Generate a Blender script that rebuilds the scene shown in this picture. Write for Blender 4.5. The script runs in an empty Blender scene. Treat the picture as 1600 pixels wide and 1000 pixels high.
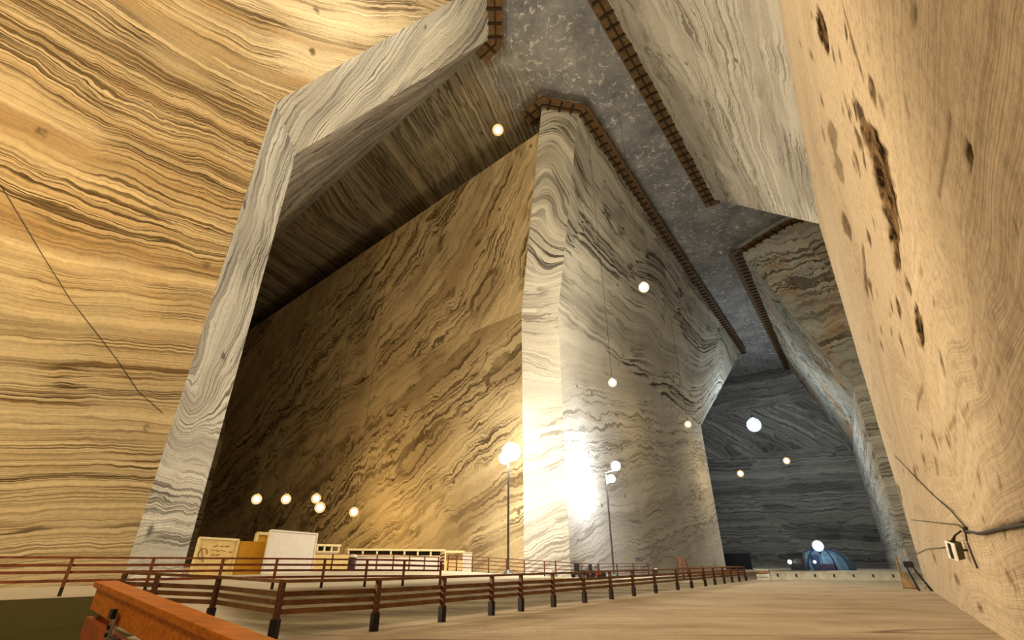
import bpy, bmesh, math, random
import numpy as np
from mathutils import Vector, noise as mnoise
from mathutils.bvhtree import BVHTree

random.seed(7)
SC = bpy.context.scene
COL = SC.collection
PI = math.pi

# ------------------------------------------------------------------ camera
F, CX, CY, HZ, EYE = 752.0, 800.0, 500.0, 878.0, 1.4
TH = math.atan((HZ - CY) / F)
CT, ST = math.cos(TH), math.sin(TH)
cam_d = bpy.data.cameras.new('camera')
cam_d.sensor_width = 36.0
cam_d.lens = F / 1600 * 36
cam_d.clip_end = 2000
cam = bpy.data.objects.new('camera', cam_d)
COL.objects.link(cam)
cam.location = (0, 0, EYE)
cam.rotation_euler = (PI / 2 + TH, 0, 0)
SC.camera = cam
SC.view_settings.view_transform = 'Standard'
SC.view_settings.look = 'None'
SC.view_settings.gamma = 1
SC.view_settings.use_curve_mapping = False
SC.view_settings.exposure = 0.0
SC.cycles.max_bounces = 6
SC.cycles.diffuse_bounces = 3
SC.cycles.sample_clamp_indirect = 8.0

# survey helpers: sight lines of the photograph -> places in the mine
AX = math.radians(36)
SA, CA = math.sin(AX), math.cos(AX)

def ray(u, v):
    dx = (u - CX) / F; dy = (CY - v) / F
    return np.array([dx, CT - dy * ST, ST + dy * CT])

def atz(u, v, z):
    r = ray(u, v); t = (z - EYE) / r[2]
    p = r * t
    return Vector((p[0], p[1], z))

def atd(u, v, d):                       # at horizontal distance d
    r = ray(u, v); t = d / math.hypot(r[0], r[1])
    return Vector((r[0] * t, r[1] * t, EYE + r[2] * t))

def AB(a, b, z=0.0):                    # a along the main gallery, b to its right
    return Vector((a * SA + b * CA, a * CA - b * SA, z))

def toab(p):
    return p[0] * SA + p[1] * CA, p[0] * CA - p[1] * SA

def hitplane(u, v, p0, n):
    r = Vector(ray(u, v)); o = Vector((0, 0, EYE))
    d = r.dot(n)
    if abs(d) < 1e-6: return None
    return o + r * ((Vector(p0) - o).dot(n) / d)

def sstep(e0, e1, x):
    t = max(0.0, min(1.0, (x - e0) / (e1 - e0)))
    return t * t * (3 - 2 * t)

def floor_z(x, y):
    a, b = toab((x, y))
    rise = 0.50 * sstep(-13.6, -19.5, b) + 0.35 * sstep(-21.0, -32.0, b)
    return rise * (1 - 0.92 * sstep(26.0, 46.0, a + 0.10 * b))

def onfloor(u, v):
    r = ray(u, v); o = np.array([0, 0, EYE])
    t, prev = 1.0, 1.0
    while t < 400:
        p = o + r * t
        if p[2] < floor_z(p[0], p[1]):
            lo, hi = prev, t
            for _ in range(30):
                m = .5 * (lo + hi); p = o + r * m
                if p[2] < floor_z(p[0], p[1]): hi = m
                else: lo = m
            p = o + r * hi
            return Vector((p[0], p[1], floor_z(p[0], p[1])))
        prev = t; t *= 1.01
    p = o + r * t
    return Vector((p[0], p[1], 0))

# ------------------------------------------------------------------ materials
def newmat(name):
    m = bpy.data.materials.new(name); m.use_nodes = True
    nt = m.node_tree; nt.nodes.clear()
    out = nt.nodes.new('ShaderNodeOutputMaterial')
    b = nt.nodes.new('ShaderNodeBsdfPrincipled')
    nt.links.new(b.outputs[0], out.inputs[0])
    return m, nt, b

class G:
    """tiny node-graph helper"""
    def __init__(s, nt): s.nt = nt
    def n(s, t, **kw):
        nd = s.nt.nodes.new(t)
        for k, v in kw.items(): setattr(nd, k, v)
        return nd
    def put(s, sock, v):
        if isinstance(v, bpy.types.NodeSocket): s.nt.links.new(v, sock)
        else: sock.default_value = v
    def m(s, op, a, b=0.0, c=0.0, clamp=False):
        nd = s.n('ShaderNodeMath', operation=op, use_clamp=clamp)
        s.put(nd.inputs[0], a); s.put(nd.inputs[1], b); s.put(nd.inputs[2], c)
        return nd.outputs[0]
    def noise(s, vec, scale=1, detail=2, rough=.5, dim='3D', dist=0.0):
        nd = s.n('ShaderNodeTexNoise', noise_dimensions=dim)
        s.put(nd.inputs['Vector'], vec)
        nd.inputs['Scale'].default_value = scale
        nd.inputs['Detail'].default_value = detail
        nd.inputs['Roughness'].default_value = rough
        nd.inputs['Distortion'].default_value = dist
        return nd.outputs['Fac']
    def xyz(s, x=0.0, y=0.0, z=0.0):
        nd = s.n('ShaderNodeCombineXYZ')
        s.put(nd.inputs[0], x); s.put(nd.inputs[1], y); s.put(nd.inputs[2], z)
        return nd.outputs[0]
    def ramp(s, f, stops, interp='LINEAR'):
        nd = s.n('ShaderNodeValToRGB'); s.put(nd.inputs[0], f)
        e = nd.color_ramp.elements
        nd.color_ramp.interpolation = interp
        while len(e) < len(stops): e.new(0.5)
        for i, (p, c) in enumerate(stops):
            e[i].position = p
            e[i].color = (*c, 1) if len(c) == 3 else c
        return nd.outputs[0]
    def mix(s, f, a, b, mode='MIX'):
        nd = s.n('ShaderNodeMix', data_type='RGBA', blend_type=mode)
        s.put(nd.inputs[0], f)
        for sock, v in ((nd.inputs[6], a), (nd.inputs[7], b)):
            if isinstance(v, bpy.types.NodeSocket): s.put(sock, v)
            else: sock.default_value = (*v, 1)
        return nd.outputs[2]

def salt(name, light=(.62, .58, .50), mid=(.36, .33, .28), dark=(.085, .07, .05),
         f=1.0, warp=1.0, line=1.0, contrast=1.0, patch=.5, bump=.35, fade=False, low=None, stain=None, grit=.25, fleck=0.0):
    """banded salt: the strata follow the 'phase' field carried by the mesh"""
    m, nt, b = newmat(name); g = G(nt)
    at = g.n('ShaderNodeAttribute', attribute_name='phase')
    ph = at.outputs['Fac']
    geo = g.n('ShaderNodeNewGeometry'); P = geo.outputs['Position']
    w1 = g.m('SUBTRACT', g.noise(P, .10, 2, .5), .5)
    w2 = g.m('SUBTRACT', g.noise(P, .45, 3, .55), .5)
    w3 = g.m('SUBTRACT', g.noise(P, 1.9, 2, .5), .5)
    w = g.m('ADD', g.m('MULTIPLY', w1, 2.4 * warp), g.m('ADD', g.m('MULTIPLY', w2, 1.3 * warp), g.m('MULTIPLY', w3, .30 * warp)))
    q = g.m('ADD', ph, w)
    lo = g.noise(P, .06, 2, .5)
    along = g.m('MULTIPLY', lo, 2.0)
    broad = g.noise(g.xyz(g.m('MULTIPLY', q, .22 * f), along), 1, 2, .55, '2D')
    fine = g.noise(g.xyz(g.m('MULTIPLY', q, .95 * f), along), 1, 3, .65, '2D')
    hair = g.noise(g.xyz(g.m('MULTIPLY', q, 2.6 * f), g.m('MULTIPLY', along, 1.7)), 1, 2, .6, '2D')
    # narrow dark seams where the fine noise crosses its middle
    sv = g.m('ABSOLUTE', g.m('SUBTRACT', fine, .5))
    seam = g.m('MULTIPLY', g.m('SUBTRACT', 1, g.m('DIVIDE', sv, .055), clamp=True), 1.6, clamp=True)
    hv = g.m('ABSOLUTE', g.m('SUBTRACT', hair, .47))
    hseam = g.m('MULTIPLY', g.m('SUBTRACT', 1, g.m('DIVIDE', hv, .075), clamp=True), 1.4, clamp=True)
    pat = g.m('ADD', g.m('MULTIPLY', g.noise(g.xyz(g.m('MULTIPLY', q, .16 * f), g.m('MULTIPLY', along, 1.2), 7.0), 1, 2, .6, '3D'), .7), g.m('MULTIPLY', g.noise(P, .13, 2, .6), .3))
    pm = g.m('MULTIPLY', g.m('SUBTRACT', pat, .47 - .2 * (1 - patch)), 9.0, clamp=True)
    pm = g.m('MULTIPLY_ADD', pm, patch, 1 - patch)
    col = g.ramp(g.m('MULTIPLY_ADD', g.m('SUBTRACT', broad, .5), 1.6 * contrast, .5),
                 [(.18, mid), (.40, tuple(.35 * x + .65 * y for x, y in zip(mid, light))), (.52, light), (.70, tuple(min(1, 1.08 * x) for x in light)), (.9, tuple(.6 * x + .4 * y for x, y in zip(mid, light)))])
    col = g.mix(g.m('MULTIPLY', g.m('MULTIPLY', g.m('SUBTRACT', .60, fine), 2.6 * contrast, clamp=True), .55), col, mid)
    if stain:
        sm = g.m('MULTIPLY', g.m('SUBTRACT', g.noise(P, .09, 3, .6), .46), 5, clamp=True)
        col = g.mix(g.m('MULTIPLY', sm, stain[1]), col, stain[0])
    if low:   # paler, greyer beds low in the wall
        sx = g.n('ShaderNodeSeparateXYZ'); nt.links.new(P, sx.inputs[0])
        lm = g.m('SUBTRACT', 1, g.m('DIVIDE', g.m('ADD', sx.outputs[2], g.m('MULTIPLY', w2, 9.0)), low[1]), clamp=True)
        col = g.mix(g.m('MULTIPLY', g.m('MULTIPLY', lm, 2.2, clamp=True), .75), col, g.mix(fine, tuple(.45 * x for x in low[0]), low[0]))
    sf = g.m('MULTIPLY', g.m('MULTIPLY', seam, pm), .92 * line, clamp=True)
    col = g.mix(sf, col, dark)
    hf = g.m('MULTIPLY', g.m('MULTIPLY', hseam, pm), .62 * line, clamp=True)
    col = g.mix(hf, col, tuple(.5 * x + .5 * y for x, y in zip(dark, mid)))
    gr = g.noise(P, 5.5, 4, .7)
    col = g.mix(grit, col, g.ramp(gr, [(.3, (.25, .24, .22)), (.55, (.8, .79, .76)), (.75, (1, 1, 1))]), 'MULTIPLY')
    # dark pocks
    vo = g.n('ShaderNodeTexVoronoi'); vo.inputs['Scale'].default_value = .28
    nt.links.new(P, vo.inputs['Vector'])
    pk = g.m('SUBTRACT', 1, g.m('DIVIDE', vo.outputs['Distance'], g.m('MULTIPLY_ADD', gr, .22, -.02)), clamp=True)
    col = g.mix(g.m('MULTIPLY', g.m('MULTIPLY', pk, 2.0, clamp=True), .75), col, tuple(.8 * x for x in dark))
    if fleck:
        fl = g.noise(P, 1.15, 5, .78, dist=.8)
        fm = g.m('MULTIPLY', g.m('SUBTRACT', fl, .555), 11, clamp=True)
        fl2 = g.noise(P, .22, 2, .5)
        fm = g.m('MULTIPLY', fm, g.m('MULTIPLY', g.m('SUBTRACT', fl2, .30), 4, clamp=True))
        col = g.mix(g.m('MULTIPLY', fm, fleck), col, (.62, .62, .60))
    if fade:  # the banded roof of the side gallery gives way to flecked grey salt over the main gallery
        sb = g.n('ShaderNodeVectorMath', operation='DOT_PRODUCT'); nt.links.new(P, sb.inputs[0]); sb.inputs[1].default_value = (CA, -SA, 0)
        fr = g.ramp(g.noise(P, .25, 5, .65), [(.3, (.16, .165, .18)), (.5, (.255, .26, .265)), (.7, (.37, .37, .365))])
        fl = g.noise(P, 1.15, 5, .78, dist=.8); fl2 = g.noise(P, .22, 2, .5)
        fm = g.m('MULTIPLY', g.m('MULTIPLY', g.m('SUBTRACT', fl, .55), 11, clamp=True), g.m('MULTIPLY', g.m('SUBTRACT', fl2, .30), 4, clamp=True))
        fr = g.mix(fm, fr, (.78, .78, .75))
        fr = g.mix(grit, fr, g.ramp(gr, [(.3, (.25, .24, .22)), (.55, (.8, .79, .76)), (.75, (1, 1, 1))]), 'MULTIPLY')
        tt = g.m('DIVIDE', g.m('ADD', g.m('ADD', sb.outputs['Value'], 27.0), g.m('MULTIPLY', w2, 12.0)), 7.0, clamp=True)
        col = g.mix(tt, col, fr)
    # dark tone carried by the mesh: gouge muck plus the painted shade of deep cuts
    dt = g.n('ShaderNodeAttribute', attribute_name='dirt_shade')
    col = g.mix(dt.outputs['Fac'], col, g.mix(g.ramp(g.noise(P, 2.2, 4, .7), [(.42, (0, 0, 0)), (.62, (1, 1, 1))]), (.018, .011, .006), (.20, .125, .06)))
    nt.links.new(col, b.inputs['Base Color'])
    b.inputs['Roughness'].default_value = 1.0
    b.inputs['Specular IOR Level'].default_value = 0.0
    bp = g.n('ShaderNodeBump'); bp.inputs['Strength'].default_value = bump
    bp.inputs['Distance'].default_value = .25
    h = g.m('ADD', g.m('MULTIPLY', fine, .9), g.m('ADD', g.m('MULTIPLY', gr, .35), g.m('MULTIPLY', w2, .8)))
    nt.links.new(h, bp.inputs['Height']); nt.links.new(bp.outputs[0], b.inputs['Normal'])
    return m

def plain(name, col, rough=.6, metal=0.0, var=.25, scale=6, emit=None, stretch=None):
    m, nt, b = newmat(name); g = G(nt)
    tc = g.n('ShaderNodeTexCoord'); v = tc.outputs['Object']
    if stretch:
        mp = g.n('ShaderNodeMapping'); mp.inputs['Scale'].default_value = stretch
        nt.links.new(v, mp.inputs[0]); v = mp.outputs[0]
    nz = g.noise(v, scale, 4, .6)
    lo = tuple(c * (1 - var) for c in col); hi = tuple(min(1, c * (1 + var)) for c in col)
    nt.links.new(g.ramp(nz, [(.3, lo), (.7, hi)]), b.inputs['Base Color'])
    b.inputs['Roughness'].default_value = rough
    b.inputs['Metallic'].default_value = metal; b.inputs['Specular IOR Level'].default_value = .2
    if emit:
        b.inputs['Emission Color'].default_value = (*emit[0], 1)
        b.inputs['Emission Strength'].default_value = emit[1]
    return m

# ------------------------------------------------------------------ mesh helpers
def obj(name, bm, mat, parent=None, smooth=False):
    me = bpy.data.meshes.new(name); bm.to_mesh(me); bm.free()
    o = bpy.data.objects.new(name, me); COL.objects.link(o)
    for mm in (mat if isinstance(mat, (list, tuple)) else [mat]): me.materials.append(mm)
    if smooth:
        for p in me.polygons: p.use_smooth = True
    if parent: o.parent = parent
    return o

def tag(o, label, cat, group=None):
    o['label'] = label; o['category'] = cat
    if group: o['group'] = group
    return o

def thing(name, label, cat, loc=(0, 0, 0), rz=0.0, group=None):
    o = bpy.data.objects.new(name, None); COL.objects.link(o)
    o.location = loc; o.rotation_euler = (0, 0, rz); o.empty_display_size = .2
    return tag(o, label, cat, group)

def struct(o): o['kind'] = 'structure'; return o

def box(bm, c, s, rz=0.0, rot=None):
    """box centred at c of size s"""
    vs = []
    for i in (-1, 1):
        for j in (-1, 1):
            for k in (-1, 1):
                v = Vector((i * s[0] / 2, j * s[1] / 2, k * s[2] / 2))
                if rot is not None: v = rot @ v
                elif rz: v = Vector((v.x * math.cos(rz) - v.y * math.sin(rz), v.x * math.sin(rz) + v.y * math.cos(rz), v.z))
                vs.append(bm.verts.new(v + Vector(c)))
    for f in ((0, 1, 3, 2), (4, 6, 7, 5), (0, 4, 5, 1), (2, 3, 7, 6), (0, 2, 6, 4), (1, 5, 7, 3)):
        bm.faces.new([vs[i] for i in f])

def beam(bm, p, q, w, h, up=Vector((0, 0, 1))):
    """rectangular bar from p to q"""
    p, q = Vector(p), Vector(q); d = (q - p)
    L = d.length
    if L < 1e-6: return
    d.normalize(); s = d.cross(up)
    if s.length < 1e-4: s = d.cross(Vector((1, 0, 0)))
    s.normalize(); t = s.cross(d)
    r = []
    for e in (p, q):
        r.append([bm.verts.new(e + s * (i * w / 2) + t * (j * h / 2)) for i, j in ((-1, -1), (1, -1), (1, 1), (-1, 1))])
    for i in range(4):
        bm.faces.new((r[0][i], r[0][(i + 1) % 4], r[1][(i + 1) % 4], r[1][i]))
    bm.faces.new(r[0][::-1]); bm.faces.new(r[1])

def tube(bm, pts, rad, seg=8, cap=True):
    pts = [Vector(p) for p in pts]; rings = []
    n = len(pts)
    for i, p in enumerate(pts):
        d = (pts[min(i + 1, n - 1)] - pts[max(i - 1, 0)]).normalized()
        a = d.cross(Vector((0, 0, 1)))
        if a.length < 1e-3: a = d.cross(Vector((0, 1, 0)))
        a.normalize(); c = a.cross(d)
        r = rad[i] if isinstance(rad, (list, tuple)) else rad
        rings.append([bm.verts.new(p + a * (r * math.cos(2 * PI * k / seg)) + c * (r * math.sin(2 * PI * k / seg))) for k in range(seg)])
    for i in range(n - 1):
        for k in range(seg):
            bm.faces.new((rings[i][k], rings[i][(k + 1) % seg], rings[i + 1][(k + 1) % seg], rings[i + 1][k]))
    if cap:
        bm.faces.new(rings[0][::-1]); bm.faces.new(rings[-1])

def lathe(bm, prof, c=(0, 0, 0), seg=20):
    c = Vector(c); rings = []
    for r, z in prof:
        if r < 1e-5: rings.append([bm.verts.new(c + Vector((0, 0, z)))])
        else: rings.append([bm.verts.new(c + Vector((r * math.cos(2 * PI * k / seg), r * math.sin(2 * PI * k / seg), z))) for k in range(seg)])
    for A, B in zip(rings[:-1], rings[1:]):
        for k in range(seg):
            k2 = (k + 1) % seg
            if len(A) == 1 and len(B) == 1: continue
            if len(A) == 1: bm.faces.new((A[0], B[k2], B[k]))
            elif len(B) == 1: bm.faces.new((A[k], A[k2], B[0]))
            else: bm.faces.new((A[k], A[k2], B[k2], B[k]))

def bevel(bm, w, seg=2):
    bmesh.ops.remove_doubles(bm, verts=bm.verts, dist=1e-6)
    bmesh.ops.recalc_face_normals(bm, faces=bm.faces)
    bmesh.ops.bevel(bm, geom=list(bm.edges), offset=w, segments=seg, affect='EDGES', profile=.7)

# ------------------------------------------------------------------ rock faces with strata
class Rock:
    """collects faces of one rock body into one mesh with 'phase' and 'dirt' fields"""
    def __init__(s): s.v = []; s.f = []; s.ph = []; s.dt = []; s.mi = []; s.mats = []
    def face(s, c, mat, strata=None, cell=1.0, rough=.12, phase=None, gouge=None, hit=None, coord=None):
        """c: four corners, anticlockwise as seen from the open side; strata: [(value, [(u, v) sight points])]"""
        c = [Vector(x) for x in c]
        n = (c[2] - c[0]).cross(c[3] - c[1]).normalized()
        lu = max((c[1] - c[0]).length, (c[2] - c[3]).length); lv = max((c[3] - c[0]).length, (c[2] - c[1]).length)
        nu, nv = max(2, int(lu / cell)), max(2, int(lv / cell))
        if mat not in s.mats: s.mats.append(mat)
        mi = s.mats.index(mat)
        e1 = (c[1] - c[0]).normalized(); e2 = n.cross(e1)
        P = []
        for j in range(nv + 1):
            for i in range(nu + 1):
                x, y = i / nu, j / nv
                P.append((c[0] * (1 - x) + c[1] * x) * (1 - y) + (c[3] * (1 - x) + c[2] * x) * y)
        if coord is None: coord = lambda p: ((p - c[0]).dot(e1), (p - c[0]).dot(e2))
        if strata:
            K, V = [], []
            cen = (c[0] + c[1] + c[2] + c[3]) / 4
            for val, pts in strata:
                for (u, v) in pts:
                    h = hit(u, v) if hit else hitplane(u, v, cen, n)
                    if h is None: continue
                    K.append(coord(h)); V.append(val)
            K = np.array(K); V = np.array(V, float)
            sc_ = max(K.std(), 1e-3)
            K = K / sc_
            def phi(r2): return np.where(r2 > 0, .5 * r2 * np.log(r2 + 1e-12), 0)
            N = len(K)
            D = ((K[:, None] - K[None]) ** 2).sum(-1)
            A = np.zeros((N + 3, N + 3)); A[:N, :N] = phi(D) + np.eye(N) * .02
            A[:N, N] = 1; A[:N, N + 1:] = K; A[N, :N] = 1; A[N + 1:, :N] = K.T
            W = np.linalg.solve(A, np.concatenate([V, np.zeros(3)]))
            Q = np.array([coord(p) for p in P]) / sc_
            D = ((Q[:, None] - K[None]) ** 2).sum(-1)
            ph = phi(D) @ W[:N] + W[N] + Q @ W[N + 1:]
        else:
            ph = [phase(p) for p in P]
        base = len(s.v)
        for k, p in enumerate(P):
            i, j = k % (nu + 1), k // (nu + 1)
            edge = i in (0, nu) or j in (0, nv)
            dpt = 0.0; dirt_shade = 0.0
            if gouge and not edge:
                dpt, dirt_shade = gouge(p)
            r = 0.0 if edge else rough * (mnoise.fractal(p * .35, 1.0, 2.0, 3)) * 1.0
            s.v.append(p + n * (r - dpt)); s.ph.append(float(ph[k])); s.dt.append(dirt_shade)
        for j in range(nv):
            for i in range(nu):
                a = base + j * (nu + 1) + i
                s.f.append((a, a + 1, a + nu + 2, a + nu + 1)); s.mi.append(mi)
    def build(s, name):
        me = bpy.data.meshes.new(name)
        me.from_pydata([tuple(v) for v in s.v], [], s.f)
        for m in s.mats: me.materials.append(m)
        for p, i in zip(me.polygons, s.mi): p.material_index = i; p.use_smooth = True
        a = me.attributes.new('phase', 'FLOAT', 'POINT'); a.data.foreach_set('value', s.ph)
        a = me.attributes.new('dirt_shade', 'FLOAT', 'POINT'); a.data.foreach_set('value', s.dt)
        o = bpy.data.objects.new(name, me); COL.objects.link(o)
        return struct(o)

HC, HT = 28.0, 54.0
M = {}
M['left'] = salt('salt_ochre_banded', light=(.68, .56, .37), mid=(.40, .28, .15), dark=(.055, .034, .017), f=1.7, warp=.8, line=1.0, patch=.8, contrast=1.0, low=((.56, .52, .42), 14.0), stain=((.60, .42, .17), .4))
M['chamfer'] = salt('salt_grey_veined', light=(.80, .78, .69), mid=(.50, .48, .43), dark=(.10, .085, .07), f=1.5, warp=.9, line=.9, patch=.75, contrast=1.0)
M['grey'] = salt('salt_grey_swirled', light=(.70, .68, .60), mid=(.42, .40, .35), dark=(.05, .042, .036), f=.72, warp=.5, line=1.0, patch=.78, contrast=.95)
M['pale'] = salt('salt_pale_veined', light=(.74, .72, .65), mid=(.56, .53, .47), dark=(.14, .115, .09), f=1.0, warp=.9, line=.7, patch=.85, contrast=.7)
M['amber'] = salt('salt_amber_streaked', light=(.66, .54, .33), mid=(.40, .30, .17), dark=(.06, .036, .016), f=1.1, warp=.9, line=.95, patch=.8, contrast=.8)
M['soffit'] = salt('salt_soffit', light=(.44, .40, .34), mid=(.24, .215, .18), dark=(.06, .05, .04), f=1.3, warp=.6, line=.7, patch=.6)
M['right'] = salt('salt_beige_smooth', light=(.64, .52, .37), mid=(.50, .39, .27), dark=(.20, .14, .08), f=1.5, warp=.9, line=.24, patch=.9, contrast=.5, grit=.45)
M['rover'] = salt('salt_grey_brown', light=(.58, .55, .48), mid=(.36, .335, .29), dark=(.09, .075, .06), f=1.2, warp=.9, line=.7, patch=.78, contrast=.9)
M['ore'] = salt('salt_ore_stained', light=(.56, .57, .50), mid=(.36, .37, .32), dark=(.05, .04, .028), f=1.0, warp=1.5, line=.9, patch=.7, contrast=.8, stain=((.50, .23, .04), .8))
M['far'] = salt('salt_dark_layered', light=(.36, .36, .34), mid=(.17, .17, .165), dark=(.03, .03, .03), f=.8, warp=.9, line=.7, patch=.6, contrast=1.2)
M['ceiling'] = salt('salt_ceiling_flecked', light=(.27, .275, .28), mid=(.15, .155, .165), dark=(.05, .05, .05), f=.25, warp=1.2, line=.25, patch=.9, fleck=1.0)
M['cross'] = salt('salt_ceiling_banded', light=(.36, .31, .22), mid=(.21, .175, .115), dark=(.05, .038, .022), f=1.3, warp=.3, line=.9, patch=.5, contrast=1.1, fade=True)

# ---- left pillar
A = atz(430, 160, HC); B = atz(463, 240, HC)
a_, b_ = toab(A)
T1 = atz(775, 55, HT); T0 = atz(772, -37, HT)
ta, tb = toab(T0)
def g0(p): return Vector((p[0], p[1], -.2))
DIRX = AB(.112, -1).normalized()                  # cross gallery axis (to the left)
L0 = AB(-45, b_, HC); L0t = AB(-45, tb, HT)
Bx = B + DIRX * 95; T1x = T1 + DIRX * 100
rk = Rock()
SL = [(0, [(0, 845), (100, 842), (200, 838)]), (4, [(0, 770), (120, 772), (225, 770)]), (8, [(0, 702), (120, 700), (240, 695)]),
      (12, [(0, 625), (120, 628), (262, 636)]), (15, [(0, 572), (140, 578), (275, 592)]), (17, [(0, 538), (140, 536), (300, 552)]),
      (20, [(0, 470), (150, 480), (320, 505)]), (23.5, [(0, 390), (180, 420), (340, 450)]), (26, [(0, 318), (192, 378), (352, 408)]),
      (29, [(0, 225), (180, 305), (365, 372)]), (31.5, [(0, 165), (200, 240), (385, 312)]), (33, [(0, 128), (240, 230), (395, 290)]),
      (35.2, [(0, 72), (80, 110), (110, 150), (180, 185), (230, 210), (400, 262)]), (36.5, [(250, 165), (270, 192), (320, 185), (345, 205), (405, 235)]),
      (38, [(60, 30), (200, 105), (300, 150), (418, 200)]), (41, [(132, 0), (260, 90), (340, 145), (430, 178)])]
rk.face([g0(L0), g0(A), A, L0], M['left'], SL, cell=.8)
SLO = [(41, [(160, 0), (300, 85), (428, 158)]), (43.5, [(200, 0), (330, 70), (470, 135)]), (46, [(248, 0), (360, 60), (510, 118)]),
       (49, [(320, 0), (430, 50), (540, 80), (560, 95)]), (52, [(400, 0), (490, 32), (560, 50), (620, 50)]), (55, [(470, 0), (560, 22), (640, 15)])]
rk.face([L0, A, T0, L0t], M['left'], SLO, cell=.8)
SC1 = [(0, [(415, 215), (385, 330), (340, 450), (300, 560)]), (2.2, [(430, 230), (408, 330), (370, 430), (330, 500), (300, 640)]),
       (4.5, [(450, 245), (425, 340), (395, 430), (370, 520), (330, 590)]), (7, [(400, 520), (372, 590), (345, 640)]),
       (9, [(270, 640), (310, 665), (350, 690)]), (12, [(240, 720), (290, 735), (330, 750)]), (15, [(210, 800), (260, 800), (310, 810)]), (17, [(195, 850), (240, 845), (300, 850)])]
rk.face([g0(A), g0(B), B, A], M['chamfer'], SC1, cell=.5)
SC2 = [(0, [(440, 185), (455, 160)]), (3, [(462, 222), (505, 160), (530, 120)]), (6, [(485, 215), (540, 150), (585, 95)]),
       (9, [(520, 195), (580, 145), (640, 60)]), (12, [(570, 170), (630, 120), (690, 40)]), (15, [(640, 130), (700, 75), (740, 20)]), (17, [(700, 95), (745, 50), (765, 10)])]
rk.face([A, B, T1, T0], M['chamfer'], SC2, cell=.6)
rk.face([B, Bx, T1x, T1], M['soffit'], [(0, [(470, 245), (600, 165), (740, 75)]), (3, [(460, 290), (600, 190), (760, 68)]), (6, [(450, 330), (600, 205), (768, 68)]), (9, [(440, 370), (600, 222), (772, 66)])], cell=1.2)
rk.face([g0(B), g0(Bx), Bx, B], M['amber'], phase=lambda p: p.z, cell=2)
rk.build('wall_left')

# ---- central pillar
C = atz(815, 487, HC); D = atz(872, 490, HC); E = atz(1095, 665, HC)
C1 = atz(848, 150, HT); C2 = atz(905, 160, HT); C3 = atz(1160, 545, HT)
Cx = C + DIRX * 100
DK = (Vector((atz(400, 480, HT).x, atz(400, 480, HT).y, HT)) - C1).normalized()
C1s = C1 + (C - C1) * (4.6 / (HT - HC)); C1x = C1s + DK * 112
BK = Vector((-DK.y, DK.x, 0)); BK = BK if BK.dot(AB(1, 0)) > 0 else -BK
Ey = E + AB(6, -60); C3y = C3 + AB(-2, -60)
rk = Rock()
S1_ = [(0, [(420, 860), (480, 800), (560, 720), (640, 650), (740, 560), (800, 510)]), (-4, [(520, 860), (580, 800), (640, 745), (720, 670), (800, 600)]),
       (-8, [(600, 860), (660, 815), (730, 765), (800, 720)]), (-11, [(680, 868), (740, 835), (800, 795)]), (-14, [(750, 872), (798, 850)]),
       (5, [(390, 760), (460, 690), (540, 620), (640, 560)]), (9, [(390, 690), (450, 635), (540, 580)])]
rk.face([g0(Cx), g0(C), C, Cx], M['amber'], S1_, cell=.9)
S2_ = [(0, [(640, 552), (720, 470), (780, 330), (840, 175)]), (-2.5, [(700, 520), (755, 450), (800, 350), (848, 200)]), (-5, [(760, 500), (790, 440), (822, 330)]), (-7, [(800, 492), (812, 450), (825, 400)]),
       (4, [(540, 590), (640, 470), (720, 340), (800, 205)]), (9, [(450, 620), (560, 470), (660, 320)]), (14, [(400, 590), (480, 470), (560, 390)])]
rk.face([Cx, C, C1s, C1x], M['amber'], S2_, cell=.9)
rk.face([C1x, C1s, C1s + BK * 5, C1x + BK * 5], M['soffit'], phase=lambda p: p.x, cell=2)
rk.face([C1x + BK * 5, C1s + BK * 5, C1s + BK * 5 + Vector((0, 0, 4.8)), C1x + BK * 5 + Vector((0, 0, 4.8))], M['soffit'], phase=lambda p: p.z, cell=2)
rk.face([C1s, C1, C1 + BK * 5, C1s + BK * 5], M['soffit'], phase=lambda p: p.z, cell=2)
S3_ = [(0, [(798, 870), (835, 850), (878, 830)]), (4, [(800, 800), (840, 780), (876, 760)]), (9, [(805, 720), (840, 715), (874, 700)]), (14, [(806, 640), (840, 622), (872, 622)]), (18, [(812, 560), (850, 565), (872, 575)]), (23, [(816, 495), (850, 492), (872, 485)])]
rk.face([g0(C), g0(D), D, C], M['pale'], S3_, cell=.5)
S4_ = [(23, [(816, 487), (845, 482), (872, 478)]), (26, [(822, 430), (850, 436), (872, 425)]), (28, [(826, 380), (842, 400), (860, 420), (875, 408)]), (31, [(830, 340), (850, 325), (862, 370), (877, 372)]), (34, [(833, 300), (855, 265), (872, 300), (880, 330)]), (38, [(838, 245), (862, 225), (885, 270)]), (42, [(845, 200), (870, 190), (893, 215)]), (45, [(850, 165), (875, 160), (900, 170)])]
rk.face([C, D, C2, C1], M['grey'], S4_, cell=.6)
S5_ = [(0, [(878, 870), (950, 830), (1100, 790)]), (5, [(878, 800), (960, 770), (1100, 735)]), (9, [(876, 700), (960, 690), (1095, 694)]), (13, [(875, 628), (960, 624), (1040, 640), (1095, 652)]), (15.5, [(875, 580), (960, 594), (1040, 600), (1110, 600)])]
rk.face([g0(D), g0(E), E, D], M['pale'], S5_, cell=1.0)
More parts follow.
